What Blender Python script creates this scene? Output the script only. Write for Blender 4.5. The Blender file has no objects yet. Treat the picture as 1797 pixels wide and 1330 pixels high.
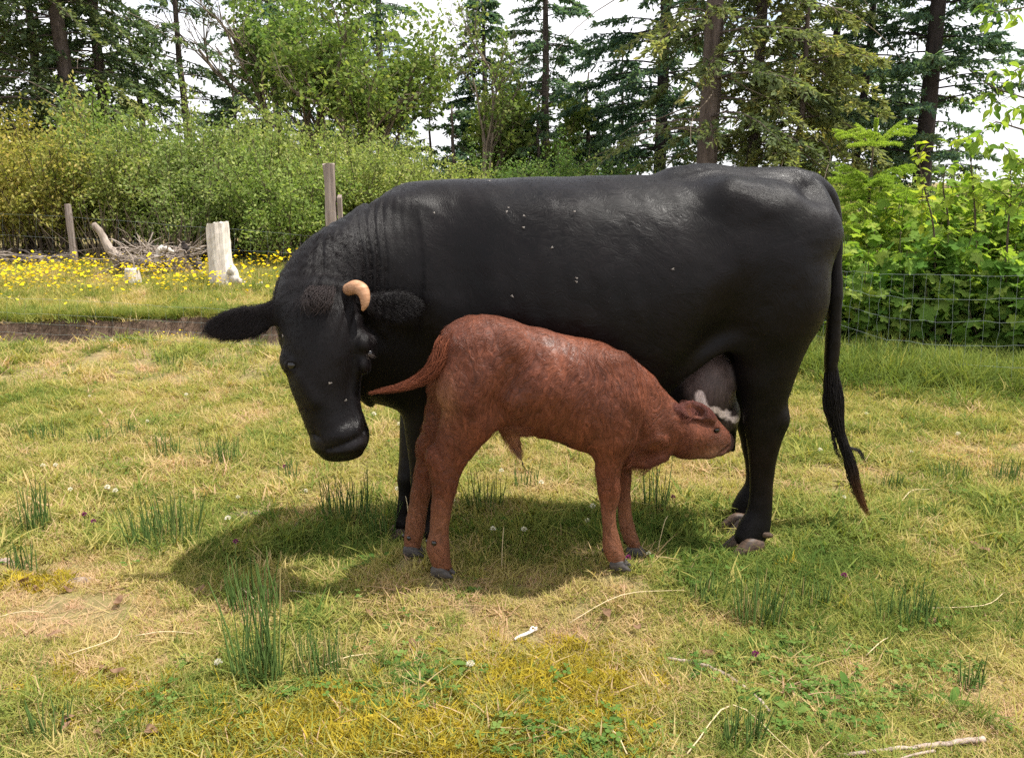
import bpy, math, random
import numpy as np
from mathutils import Vector, Matrix
from mathutils.bvhtree import BVHTree

# ------------------------------------------------------------------ camera, sky, sun, exposure
scene = bpy.context.scene
col = scene.collection
CAM_H = 1.30
PITCH = math.radians(13.87)
FPX, CX, CY = 1438.0, 898.5, 665.0          # focal length and centre, in pixels of the photograph

cam_data = bpy.data.cameras.new("camera")
cam_data.sensor_width = 36.0
cam_data.lens = 36.0 * FPX / 1797.0
cam_data.clip_start = 0.05
cam_data.clip_end = 1500.0
cam = bpy.data.objects.new("camera", cam_data)
cam.location = (0, 0, CAM_H)
cam.rotation_euler = (math.pi / 2 - PITCH, 0, 0)
col.objects.link(cam)
scene.camera = cam

SUN_DIR = Vector((0.43, 0.01, 1.0)).normalized()      # towards the sun: high, behind the cow and to the right
sun_elev = math.asin(SUN_DIR.z)
sun_data = bpy.data.lights.new("sun", 'SUN')
sun_data.energy = 5.0
sun_data.angle = math.radians(0.8)
sun_data.color = (1.0, 0.955, 0.88)
sun = bpy.data.objects.new("sun", sun_data)
sun.rotation_euler = SUN_DIR.to_track_quat('Z', 'Y').to_euler()
col.objects.link(sun)

world = bpy.data.worlds.new("World")
scene.world = world
world.use_nodes = True
nt = world.node_tree
nt.nodes.clear()
w_out = nt.nodes.new("ShaderNodeOutputWorld")
w_bg = nt.nodes.new("ShaderNodeBackground")
w_bg.inputs['Strength'].default_value = 0.12
sky = nt.nodes.new("ShaderNodeTexSky")
sky.sky_type = 'NISHITA'
sky.sun_disc = False
sky.sun_elevation = sun_elev
sky.sun_rotation = math.atan2(SUN_DIR.x, SUN_DIR.y)
tc = nt.nodes.new("ShaderNodeTexCoord")
mp = nt.nodes.new("ShaderNodeMapping")
mp.inputs['Scale'].default_value = (1.0, 1.0, 2.2)
cl = nt.nodes.new("ShaderNodeTexNoise")
cl.inputs['Scale'].default_value = 3.2
cl.inputs['Detail'].default_value = 7.0
cl.inputs['Roughness'].default_value = 0.55
cr = nt.nodes.new("ShaderNodeValToRGB")
cr.color_ramp.elements[0].position = 0.31
cr.color_ramp.elements[1].position = 0.45
wm = nt.nodes.new("ShaderNodeMix")
wm.data_type = 'RGBA'
wm.inputs[7].default_value = (7.5, 7.5, 7.8, 1)          # thin bright cloud over most of the sky
nt.links.new(tc.outputs['Generated'], mp.inputs['Vector'])
nt.links.new(mp.outputs['Vector'], cl.inputs['Vector'])
nt.links.new(cl.outputs['Fac'], cr.inputs['Fac'])
nt.links.new(cr.outputs['Color'], wm.inputs[0])
nt.links.new(sky.outputs['Color'], wm.inputs[6])
nt.links.new(wm.outputs[2], w_bg.inputs['Color'])
nt.links.new(w_bg.outputs['Background'], w_out.inputs['Surface'])

scene.render.engine = 'CYCLES'
scene.view_settings.view_transform = 'Standard'
scene.view_settings.look = 'None'
scene.view_settings.exposure = 0.66
scene.view_settings.gamma = 1.0
scene.view_settings.use_curve_mapping = False
scene.cycles.max_bounces = 4
scene.cycles.diffuse_bounces = 3
scene.cycles.glossy_bounces = 2
scene.cycles.transmission_bounces = 3
scene.cycles.use_adaptive_sampling = True
scene.cycles.adaptive_threshold = 0.02
scene.cycles.transparent_max_bounces = 8
scene.cycles.use_denoising = False

# ------------------------------------------------------------------ helpers
SP, CP = math.sin(PITCH), math.cos(PITCH)

def Q(px, py, Y):
    """The point of the vertical plane y = Y that the photograph shows at pixel (px, py)."""
    dx, dv = (px - CX) / FPX, (CY - py) / FPX
    d = np.array([dx, CP + dv * SP, -SP + dv * CP])
    return np.array([0, 0, CAM_H]) + d * (Y / d[1])

def mpp(Y, z=0.6):
    """metres per photograph pixel at distance Y."""
    return (Y * CP + (CAM_H - z) * SP) / FPX

def gx(px, Y, z=0.0):
    return (px - CX) * (Y * CP + (CAM_H - z) * SP) / FPX

def smooth01(t):
    t = np.clip(t, 0, 1)
    return t * t * (3 - 2 * t)

def hash3(ix, iy, s):
    h = (ix * 374761393 + iy * 668265263 + s * 1442695041) & 0x7fffffff
    h = (h ^ (h >> 13)) * 1274126177 & 0x7fffffff
    return ((h ^ (h >> 16)) & 0xffff) / 65535.0

def vnoise(x, y, s=0):
    """value noise in 0..1"""
    x = np.asarray(x, float); y = np.asarray(y, float)
    ix = np.floor(x).astype(np.int64); iy = np.floor(y).astype(np.int64)
    fx = smooth01(x - ix); fy = smooth01(y - iy)
    a = hash3(ix, iy, s); b = hash3(ix + 1, iy, s); c = hash3(ix, iy + 1, s); d = hash3(ix + 1, iy + 1, s)
    return (a * (1 - fx) + b * fx) * (1 - fy) + (c * (1 - fx) + d * fx) * fy

def fbm(x, y, s=0, o=3):
    v, a, t = 0, 1.0, 0
    for i in range(o):
        v = v + a * vnoise(x * 2 ** i, y * 2 ** i, s + 17 * i); t += a; a *= 0.5
    return v / t

FOOT_FIX = []            # (x, y, dz, radius): small rises and hollows under the hooves

def bank_y(x):
    return 6.74 + 0.10 * np.sin(x * 1.7) + 0.07 * np.sin(x * 4.3 + 1) + 0.03 * np.sin(x * 11.0)

def gz(x, y):
    """height of the ground"""
    x = np.asarray(x, float); y = np.asarray(y, float)
    z = 0.035 * (fbm(x * 0.55, y * 0.55, 3, 3) - 0.5) * 2 * smooth01((y - 0.5) / 2)
    z = z + 0.012 * (fbm(x * 4.0, y * 4.0, 9, 3) - 0.5) * 2
    ht = 0.15 * smooth01((0.9 - x) / 2.2) * (.45 + .85 * fbm(x * 1.9, x * 0 + 3.3, 77, 3))
    z = z + ht * smooth01((y - bank_y(x)) / 0.11 + 0.5) - 0.3 * ht * np.exp(-((y - bank_y(x) + 0.14) / 0.16) ** 2)
    for (fx, fy, dz, r) in FOOT_FIX:
        z = z + dz * np.exp(-((x - fx) ** 2 + (y - fy) ** 2) / (2 * r * r))
    return z

def mesh_np(name, verts, faces, mats=None, smooth=False, attrs=None, face_mat=None):
    """mesh from numpy arrays; faces = array (n,3) or (n,4), or a list of such arrays"""
    me = bpy.data.meshes.new(name)
    verts = np.asarray(verts, np.float32).reshape(-1, 3)
    fl = faces if isinstance(faces, list) else [faces]
    fl = [np.asarray(f, np.int32) for f in fl if len(f)]
    loops = np.concatenate([f.ravel() for f in fl]) if fl else np.zeros(0, np.int32)
    tot = np.concatenate([np.full(len(f), f.shape[1], np.int32) for f in fl]) if fl else np.zeros(0, np.int32)
    start = np.concatenate([[0], np.cumsum(tot)[:-1]]).astype(np.int32) if len(tot) else tot
    me.vertices.add(len(verts)); me.vertices.foreach_set('co', verts.ravel())
    me.loops.add(len(loops)); me.loops.foreach_set('vertex_index', loops)
    me.polygons.add(len(tot)); me.polygons.foreach_set('loop_start', start); me.polygons.foreach_set('loop_total', tot)
    if face_mat is not None:
        me.polygons.foreach_set('material_index', np.asarray(face_mat, np.int32))
    me.update(calc_edges=True)
    if smooth:
        me.polygons.foreach_set('use_smooth', np.ones(len(tot), bool))
    else:
        me.polygons.foreach_set('use_smooth', np.zeros(len(tot), bool))
    for k, v in (attrs or {}).items():
        v = np.asarray(v, np.float32)
        if v.ndim == 1:
            a = me.attributes.new(k, 'FLOAT', 'POINT'); a.data.foreach_set('value', v)
        else:
            a = me.attributes.new(k, 'FLOAT_COLOR', 'POINT'); a.data.foreach_set('color', v.ravel())
    for m in (mats or []):
        me.materials.append(m)
    return me

def link(name, data, parent=None):
    o = bpy.data.objects.new(name, data)
    col.objects.link(o)
    if parent is not None:
        o.parent = parent
        o.matrix_parent_inverse = Matrix.Identity(4)
    return o

def tag(o, label=None, cat=None, group=None, kind=None):
    if label: o['label'] = label
    if cat: o['category'] = cat
    if group: o['group'] = group
    if kind: o['kind'] = kind
    return o

def empty(name, loc=(0, 0, 0), rz=0.0):
    o = bpy.data.objects.new(name, None)
    o.empty_display_size = 0.1
    o.location = loc
    o.rotation_euler = (0, 0, rz)
    col.objects.link(o)
    return o

def copy_tree(o, parent=None):
    c = o.copy(); col.objects.link(c)
    if parent is not None: c.parent = parent
    for ch in o.children:
        copy_tree(ch, c)
    return c

class TB:
    """collects tubes (tapered, along polylines) into one mesh"""
    def __init__(self): self.v, self.f, self.n = [], [], 0
    def tube(self, pts, radii, sides=5, cap=True):
        P = np.asarray(pts, float); R = np.broadcast_to(np.asarray(radii, float), (len(P),))
        T = np.gradient(P, axis=0); T /= np.linalg.norm(T, axis=1)[:, None] + 1e-9
        ref = np.array([0, 0, 1.0]) if abs(T[0][2]) < 0.8 else np.array([1.0, 0, 0])
        ang = np.arange(sides) / sides * 2 * math.pi
        ca, sa = np.cos(ang), np.sin(ang)
        for i in range(len(P)):
            s = ref - T[i] * np.dot(ref, T[i]); s /= np.linalg.norm(s) + 1e-9
            u = np.cross(T[i], s); ref = s
            self.v.append(P[i] + R[i] * (ca[:, None] * s + sa[:, None] * u))
        b = self.n
        for i in range(len(P) - 1):
            k = np.arange(sides); k2 = (k + 1) % sides
            self.f.append(np.stack([b + i * sides + k, b + i * sides + k2, b + (i + 1) * sides + k2, b + (i + 1) * sides + k], 1))
        self.n += len(P) * sides
        if cap:
            for (i, flip) in ((0, True), (len(P) - 1, False)):
                self.v.append(P[i][None, :]); c = self.n; self.n += 1
                k = np.arange(sides); k2 = (k + 1) % sides
                a, d = b + i * sides + k, b + i * sides + k2
                if flip: a, d = d, a
                self.f.append(np.stack([a, d, np.full(sides, c), np.full(sides, c)], 1)[:, :3])
        return self
    def mesh(self, name, mats, smooth=True):
        q = [f for f in self.f if f.shape[1] == 4]; t = [f for f in self.f if f.shape[1] == 3]
        fl = ([np.concatenate(q)] if q else []) + ([np.concatenate(t)] if t else [])
        return mesh_np(name, np.concatenate(self.v), fl, mats, smooth)

def catmull(P, n):
    P = np.asarray(P, float)
    Pe = np.concatenate([[2 * P[0] - P[1]], P, [2 * P[-1] - P[-2]]])
    out = []
    m = len(P) - 1
    for t in np.linspace(0, m, n):
        i = min(int(t), m - 1); f = t - i
        p0, p1, p2, p3 = Pe[i], Pe[i + 1], Pe[i + 2], Pe[i + 3]
        out.append(0.5 * (2 * p1 + (p2 - p0) * f + (2 * p0 - 5 * p1 + 4 * p2 - p3) * f * f + (3 * p1 - p0 - 3 * p2 + p3) * f ** 3))
    return np.array(out)

# ------------------------------------------------------------------ material helpers
class NB:
    def __init__(self, name):
        self.m = bpy.data.materials.new(name); self.m.use_nodes = True
        self.t = self.m.node_tree; self.t.nodes.clear()
        self.out = self.t.nodes.new("ShaderNodeOutputMaterial")
    def n(self, typ, **kw):
        x = self.t.nodes.new(typ)
        for k, v in kw.items():
            setattr(x, k, v)
        return x
    def l(self, a, b): self.t.links.new(a, b)
    def val(self, x, sock, v):
        if hasattr(v, 'is_output'): self.l(v, x.inputs[sock])
        else: x.inputs[sock].default_value = v
        return x
    def noise(self, scale, detail=4, rough=0.55, vec=None, dist=0.0):
        x = self.n("ShaderNodeTexNoise"); x.inputs['Scale'].default_value = scale
        x.inputs['Detail'].default_value = detail; x.inputs['Roughness'].default_value = rough
        x.inputs['Distortion'].default_value = dist
        if vec is not None: self.l(vec, x.inputs['Vector'])
        return x.outputs['Fac']
    def ramp(self, fac, stops, interp='LINEAR'):
        x = self.n("ShaderNodeValToRGB"); r = x.color_ramp; r.interpolation = interp
        while len(r.elements) < len(stops): r.elements.new(0.5)
        for e, (p, c) in zip(r.elements, stops):
            e.position = p; e.color = (c[0], c[1], c[2], 1) if not isinstance(c, (int, float)) else (c, c, c, 1)
        self.l(fac, x.inputs['Fac'])
        return x.outputs['Color']
    def mix(self, fac, a, b, blend='MIX'):
        x = self.n("ShaderNodeMix", data_type='RGBA', blend_type=blend)
        for s, v in ((0, fac), (6, a), (7, b)):
            if hasattr(v, 'is_output'): self.l(v, x.inputs[s])
            else: x.inputs[s].default_value = v if s == 0 else (v[0], v[1], v[2], 1)
        return x.outputs[2]
    def math(self, op, a, b=0.0):
        x = self.n("ShaderNodeMath", operation=op)
        for s, v in ((0, a), (1, b)):
            if hasattr(v, 'is_output'): self.l(v, x.inputs[s])
            else: x.inputs[s].default_value = v
        return x.outputs[0]
    def pos(self): return self.n("ShaderNodeNewGeometry").outputs['Position']
    def obj(self): return self.n("ShaderNodeTexCoord").outputs['Object']
    def attr(self, name, typ='GEOMETRY'):
        x = self.n("ShaderNodeAttribute", attribute_name=name, attribute_type=typ)
        return x
    def scale_vec(self, vec, s):
        x = self.n("ShaderNodeMapping"); x.inputs['Scale'].default_value = s; self.l(vec, x.inputs['Vector'])
        return x.outputs['Vector']
    def bump(self, h, strength=0.3, dist=0.01):
        x = self.n("ShaderNodeBump"); x.inputs['Strength'].default_value = strength; x.inputs['Distance'].default_value = dist
        self.l(h, x.inputs['Height'])
        return x.outputs['Normal']
    def principled(self, color, rough=0.7, spec=0.3, normal=None, **kw):
        x = self.n("ShaderNodeBsdfPrincipled")
        for s, v in (('Base Color', color), ('Roughness', rough), ('Specular IOR Level', spec)):
            if hasattr(v, 'is_output'): self.l(v, x.inputs[s])
            else: x.inputs[s].default_value = v if not isinstance(v, tuple) else (v[0], v[1], v[2], 1)
        for s, v in kw.items():
            if hasattr(v, 'is_output'): self.l(v, x.inputs[s])
            else: x.inputs[s].default_value = v
        if normal is not None: self.l(normal, x.inputs['Normal'])
        self.l(x.outputs[0], self.out.inputs['Surface'])
        return self.m
    def leaf(self, color, trans_color, trans=0.4, gloss=0.06, rough=0.45):
        d = self.n("ShaderNodeBsdfDiffuse"); t = self.n("ShaderNodeBsdfTranslucent"); g = self.n("ShaderNodeBsdfGlossy")
        g.inputs['Roughness'].default_value = rough
        for x, c in ((d, color), (t, trans_color)):
            if hasattr(c, 'is_output'): self.l(c, x.inputs['Color'])
            else: x.inputs['Color'].default_value = (c[0], c[1], c[2], 1)
        m1 = self.n("ShaderNodeMixShader"); m1.inputs[0].default_value = trans
        self.l(d.outputs[0], m1.inputs[1]); self.l(t.outputs[0], m1.inputs[2])
        if gloss <= 0:
            self.t.nodes.remove(g); self.l(m1.outputs[0], self.out.inputs['Surface'])
            return self.m
        m2 = self.n("ShaderNodeMixShader"); m2.inputs[0].default_value = gloss
        self.l(m1.outputs[0], m2.inputs[1]); self.l(g.outputs[0], m2.inputs[2])
        self.l(m2.outputs[0], self.out.inputs['Surface'])
        return self.m

CYC, CAY = 2.88, 2.47       # distance of the cow's and of the calf's middle planes
# --- the soles, and the ground under them
SOLES = {
    'cow_hind_near': Q(1308, 966, 2.73), 'cow_hind_far': Q(1297, 930, 2.93),
    'cow_fore_near': Q(738, 962, 2.78), 'cow_fore_far': Q(704, 946, 2.90),
    'calf_hind_near': Q(775, 1008, 2.42), 'calf_hind_far': Q(726, 972, 2.55),
    'calf_fore_near': Q(1086, 996, 2.44), 'calf_fore_far': Q(1114, 974, 2.56),
}
def solve_ground():
    pts = list(SOLES.values()); r = 0.13
    A = np.array([[math.exp(-((p[0] - q[0]) ** 2 + (p[1] - q[1]) ** 2) / (2 * r * r)) for q in pts] for p in pts])
    dz = np.array([p[2] - float(gz(p[0], p[1])) - 0.006 for p in pts])
    w = np.linalg.lstsq(A + np.eye(len(pts)) * 0.03, dz, rcond=None)[0]
    for p, k in zip(pts, w): FOOT_FIX.append((p[0], p[1], float(k), r))

# ------------------------------------------------------------------ the ground
solve_ground()
xs = np.concatenate([-np.geomspace(90, 6.3, 26), np.arange(-6.0, 5.4, 0.06), np.geomspace(5.6, 90, 26)])
ys = np.concatenate([np.linspace(-4, 0.4, 12), np.arange(0.5, 6.2, 0.05), np.arange(6.2, 7.4, 0.025), np.arange(7.4, 11, 0.09), np.geomspace(11.1, 400, 40)])
X, Y = np.meshgrid(xs, ys, indexing='ij')
V = np.stack([X, Y, gz(X, Y)], -1).reshape(-1, 3)
i = np.arange(len(xs) * len(ys)).reshape(len(xs), len(ys))
F = np.stack([i[:-1, :-1], i[1:, :-1], i[1:, 1:], i[:-1, 1:]], -1).reshape(-1, 4)
b = NB("ground")
P = b.pos()
n1 = b.noise(1.3, 5, 0.6, P); n2 = b.noise(22, 5, 0.65, P); n3 = b.noise(140, 3, 0.6, P)
c = b.ramp(n2, [(0.25, (0.075, 0.052, 0.030)), (0.45, (0.19, 0.145, 0.075)), (0.62, (0.26, 0.215, 0.10)), (0.8, (0.38, 0.29, 0.17))])
c = b.mix(b.ramp(n1, [(0.42, 0.0), (0.62, 0.75)]), c, b.ramp(n3, [(0.3, (0.10, 0.09, 0.03)), (0.7, (0.25, 0.21, 0.075))]))
soil = b.ramp(n2, [(0.3, (0.045, 0.030, 0.022)), (0.6, (0.13, 0.088, 0.062)), (0.8, (0.24, 0.17, 0.125))])
sep = b.n("ShaderNodeSeparateXYZ"); b.l(b.n("ShaderNodeNewGeometry").outputs['True Normal'], sep.inputs[0])
steep = b.ramp(sep.outputs['Z'], [(0.80, 1.0), (0.95, 0.0)])
c = b.mix(steep, c, soil)
h = b.math('ADD', b.math('MULTIPLY', n2, 0.7), b.math('MULTIPLY', n3, 0.3))
M_GROUND = b.principled(c, 0.95, 0.1, b.bump(h, 0.9, 0.02))
tag(link("ground", mesh_np("ground", V, F, [M_GROUND], True)), "grazed pasture with a low soil bank across the left", kind="structure")

# ------------------------------------------------------------------ plant materials
def leaf_mat(name, stops, tr_gain=(1.25, 1.35, 0.7), trans=0.42, gloss=0.0, rough=0.6, attr='tint', typ='GEOMETRY', obj_color=True, patch=None):
    b = NB(name)
    f = b.attr(attr, typ).outputs['Fac']
    if patch:
        f = b.math('ADD', f, b.math('MULTIPLY', b.math('SUBTRACT', b.noise(patch[0], 4, .6, b.pos()), .5), patch[1]))
    c = b.ramp(f, stops)
    if obj_color:
        c = b.mix(1.0, c, b.n("ShaderNodeObjectInfo").outputs['Color'], 'MULTIPLY')
    t = b.mix(1.0, c, tr_gain, 'MULTIPLY')
    return b.leaf(c, t, trans, gloss, rough)

M_FIR = leaf_mat("fir_needles", [(0.0, (0.060, 0.092, 0.066)), (0.5, (0.125, 0.17, 0.108)), (0.85, (0.20, 0.235, 0.125)), (1.0, (0.28, 0.28, 0.14))], trans=.44)
M_MAPLE = leaf_mat("maple_leaves", [(0.0, (0.09, 0.14, 0.045)), (0.6, (0.18, 0.235, 0.075)), (1.0, (0.29, 0.29, 0.11))], trans=.45)
M_SHRUB = leaf_mat("shrub_leaves", [(0.0, (0.10, 0.145, 0.042)), (0.55, (0.215, 0.26, 0.098)), (0.9, (0.33, 0.345, 0.155)), (1.0, (0.40, 0.40, 0.20))], trans=.42)
M_BRAMBLE = leaf_mat("bramble_leaves", [(0.0, (0.070, 0.145, 0.032)), (0.6, (0.16, 0.25, 0.055)), (1.0, (0.31, 0.37, 0.095))], tr_gain=(1.5, 1.5, .6), trans=.45)
M_SPRUCE = leaf_mat("spruce_needles", [(0.0, (0.13, 0.20, 0.035)), (0.6, (0.27, 0.38, 0.06)), (1.0, (0.42, 0.50, 0.09))], trans=.35)

def bark_mat(name, c0, c1, s=6, stretch=0.2, bumpy=.6, dist=.02):
    b = NB(name)
    p = b.scale_vec(b.obj(), (1, 1, stretch))
    n = b.noise(s, 6, .65, p, .4)
    n2 = b.noise(s * 6, 4, .6, p)
    m = b.math('ADD', b.math('MULTIPLY', n, .65), b.math('MULTIPLY', n2, .35))
    return b.principled(b.ramp(m, [(0.36, c0), (0.64, c1)]), 0.9, 0.15, b.bump(m, bumpy, dist))
M_BARK = bark_mat("fir_bark", (0.040, 0.030, 0.026), (0.15, 0.115, 0.098), 7)
M_BARKD = bark_mat("dark_bark", (0.018, 0.015, 0.015), (0.065, 0.052, 0.048), 7)
M_TWIG = bark_mat("twig_bark", (0.09, 0.07, 0.05), (0.26, 0.21, 0.16), 10)
M_DEAD = bark_mat("dead_wood", (0.16, 0.125, 0.10), (0.42, 0.355, 0.30), 9, .15)
M_BLEACH = bark_mat("bleached_wood", (0.34, 0.29, 0.25), (0.74, 0.68, 0.61), 14, .07, .7, .015)
M_POST = bark_mat("weathered_post", (0.15, 0.115, 0.10), (0.36, 0.30, 0.265), 26, .06, .6, .01)
M_STEM = bark_mat("stem_bark", (0.045, 0.034, 0.024), (0.13, 0.10, 0.07), 12)
b_ = NB("galvanised_wire"); M_WIRE = b_.principled((0.22, 0.26, 0.245), 0.6, 0.25)

def leaf_quads(c, d, w, fold=0.0):
    """rhombus leaves: base c, axis d, half-width vector w"""
    n = len(c)
    v = np.stack([c, c + d * .45 + w, c + d, c + d * .45 - w], 1)
    f = np.arange(n * 4).reshape(n, 4)
    return v.reshape(-1, 3), f

def unit(a): return a / (np.linalg.norm(a, axis=-1, keepdims=True) + 1e-9)

def rand_dirs(rng, n): return unit(rng.normal(0, 1, (n, 3)))
# ------------------------------------------------------------------ trees
ZCUT = 9.5
def conifer(px, Yd, H, R, bare, seed, label, group, dens=26, droop=.35, up=.10, size=.118, hue=(1, 1, 1), tr=.16, bark=None, lean=0.0, dead=0, name="fir_tree", sparse=1.0, prof=.8, lift=0.0, leafn=7, tintbias=0.0):
    rng = np.random.default_rng(seed)
    x0 = gx(px, Yd); z0 = float(gz(x0, Yd))
    root = empty(name, (x0, Yd, z0))
    tag(root, label, "tree", group)
    bark = bark or M_BARK
    hs = np.linspace(-.1, min(H, ZCUT + 1), 12)
    wob = np.cumsum(rng.normal(0, .03, (12, 2)), 0) * .6
    path = np.stack([wob[:, 0] + lean * hs, wob[:, 1], hs], 1); path[0, :2] = 0
    rad = tr * (1 - hs.clip(0) / (H + .5)) ** .8 * (1 + .35 * np.exp(-hs.clip(0) / .25)); rad = np.maximum(rad, .012)
    link("trunk", TB().tube(path, rad, 10).mesh("trunk", [bark]), root)
    at = lambda z: np.stack([np.interp(z, hs, path[:, 0]), np.interp(z, hs, path[:, 1]), z], -1)
    nb = int((min(H, ZCUT) - bare) * 14 * sparse)
    z = np.sort(rng.uniform(bare, min(H - .15, ZCUT), nb)); z = np.round(z / .33) * .33 + rng.normal(0, .05, nb)
    az = rng.uniform(0, 2 * math.pi, nb)
    t = np.clip((H - z) / (H - bare + .01), 0, 1)
    L = R * t ** prof * rng.uniform(.45, 1.12, nb) + .18
    dh = np.stack([np.cos(az), np.sin(az), np.zeros(nb)], 1)
    e = up + lift * (1 - t) + rng.normal(0, .10, nb); dr = droop * rng.uniform(.5, 1.3, nb)
    base = at(z)
    def bp(i, s):
        l = L[i][:, None]
        return base[i] + dh[i] * l * s[:, None] + np.array([0, 0, 1.]) * (l[:, 0] * (e[i] * s - dr[i] * s * s))[:, None]
    tb = TB()
    for k in range(nb):
        ss = np.linspace(0, .95, 5)
        tb.tube(bp(np.full(5, k), ss), np.linspace(.010 + .008 * L[k], .004, 5), 3, False)
    tag(link("branches", tb.mesh("branches", [bark]), root), kind="stuff")
    # twigs with sprays of needles
    m = np.maximum((L * dens).astype(int), 4)
    bi = np.repeat(np.arange(nb), m); N = len(bi)
    s = rng.uniform(.12, 1.0, N) ** .75
    p = bp(bi, s)
    sd = rng.choice([-1., 1.], N)[:, None]
    perp = np.stack([-dh[bi][:, 1], dh[bi][:, 0], np.zeros(N)], 1)
    td = unit(dh[bi] * rng.uniform(.3, 1.0, (N, 1)) + perp * sd * rng.uniform(.3, 1.0, (N, 1)) + np.array([0, 0, -.25]) * rng.uniform(0, 1.6, (N, 1)))
    tl = (.10 + .24 * L[bi] * (1 - s * .75)) * rng.uniform(.5, 1.2, N)
    K = leafn
    u = rng.uniform(.05, 1, (N, K))
    c = (p[:, None, :] + td[:, None, :] * (tl[:, None] * u)[..., None]).reshape(-1, 3)
    c[:, 2] -= (np.repeat(tl, K) * u.ravel() ** 2) * droop * .7
    n = len(c)
    d = unit(np.repeat(td, K, 0) + rng.normal(0, .45, (n, 3)) + np.array([0, 0, -.25])) * (size * rng.uniform(.6, 1.3, n))[:, None]
    wv = unit(np.cross(d, unit(np.array([0, 0, 1.]) + rng.normal(0, .6, (n, 3))))) * (size * .20 * rng.uniform(.7, 1.4, n))[:, None]
    v, f = leaf_quads(c, d, wv)
    cl_ = np.repeat(rng.normal(0, .12, nb)[bi], K)
    tint = np.clip(.40 + tintbias + cl_ + rng.normal(0, .16, n) + .22 * np.repeat(s, K), 0, 1)
    cr_ = link("crown", mesh_np("crown", v, f, [M_FIR], False, {'tint': np.repeat(tint, 4)}), root)
    cr_.color = (*hue, 1)
    if dead:
        tb = TB()
        for k in range(dead):
            zz = rng.uniform(max(bare - 1.2, .6), min(H, 6.8)); a = rng.uniform(0, 6.28); l = R * rng.uniform(.5, 1.25)
            ss = np.linspace(0, 1, 9)
            dd = np.array([math.cos(a), math.sin(a) * .8, 0]); pp = np.array([-dd[1], dd[0], 0])
            q = at(np.array([zz]))[0] + dd * l * ss[:, None] + pp * (np.sin(ss * rng.uniform(2, 6)) * .16 * l * rng.normal(0, 1))[:, None]
            q[:, 2] += l * (rng.uniform(-.1, .25) * ss - rng.uniform(.15, .6) * ss ** 2) + .04 * np.sin(ss * 9)
            tb.tube(q, np.linspace(.016, .004, 9), 4, False)
        tag(link("dead_branches", tb.mesh("dead_branches", [M_TWIG]), root), kind="stuff")
    return root

def broadleaf(px, Yd, H, R, fork, seed, label, group, hue=(1, 1, 1), leaf=.13, nleaf=9000, tr=.10, name="maple_tree", stems=3, bare_top=False, spread=.55, bark=None):
    rng = np.random.default_rng(seed)
    x0 = gx(px, Yd); z0 = float(gz(x0, Yd))
    root = empty(name, (x0, Yd, z0)); tag(root, label, "tree", group)
    tb = TB(); limb = TB(); tips = []
    def grow(p, d, l, r, depth, out):
        n = 6; pts = [p]; dd = d.copy()
        for k in range(n):
            dd = unit(dd + rng.normal(0, .10, 3) + np.array([0, 0, .06])); pts.append(pts[-1] + dd * l / n)
        out.tube(pts, np.linspace(r, r * .55, n + 1), 6 if depth < 2 else 4, False)
        if depth >= 2:
            for k in (2, 3, 4, 5, 6): tips.append((pts[k], depth))
        if depth < 4 and l > .25:
            for k in range(rng.integers(3, 5)):
                q = pts[rng.integers(2, n + 1)]
                nd = unit(dd + rand_dirs(rng, 1)[0] * spread * (1.1 + .25 * depth))
                nd[2] = nd[2] * .8 + .12
                grow(q, unit(nd), l * rng.uniform(.5, .72), r * .5, depth + 1, limb)
    for sidx in range(stems):
        a = rng.uniform(0, 6.28); tilt = .12 + .12 * sidx
        grow(np.array([rng.normal(0, .08), rng.normal(0, .08), -.1]), unit(np.array([math.cos(a) * tilt, math.sin(a) * tilt, 1.])), fork * rng.uniform(.85, 1.15), tr * rng.uniform(.7, 1), 0, tb)
    link("trunk", tb.mesh("trunk", [bark or M_TWIG]), root)
    tag(link("limbs", limb.mesh("limbs", [bark or M_TWIG]), root), kind="stuff")
    T = np.array([t[0] for t in tips])
    # keep the crown inside its outline
    ctr = np.array([0, 0, H * .58]); q = (T - ctr) / np.array([R, R, H * .46]); T = T[(q * q).sum(1) < 1.25]
    i = rng.integers(0, len(T), nleaf)
    c = T[i] + rng.normal(0, 1, (nleaf, 3)) * np.array([.17, .17, .12]) * (R / 1.8)
    d = unit(rng.normal(0, 1, (nleaf, 3)) + np.array([0, 0, -.5])) * (leaf * rng.uniform(.6, 1.3, nleaf))[:, None]
    nrm = unit(np.array([0, 0, 1.]) + rng.normal(0, .55, (nleaf, 3)))
    w = unit(np.cross(d, nrm)) * (leaf * .38 * rng.uniform(.7, 1.2, nleaf))[:, None]
    v, f = leaf_quads(c, d, w)
    tint = np.clip(.5 + rng.normal(0, .18, len(T))[i] + rng.normal(0, .15, nleaf), 0, 1)
    o = link("crown", mesh_np("crown", v, f, [M_MAPLE], False, {'tint': np.repeat(tint, 4)}), root); o.color = (*hue, 1)
    return root

G_FIR = "tall conifers standing behind the thicket"
BL = (.82, 1.0, 1.12)
YE = (1.25, 1.12, .85)
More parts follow.
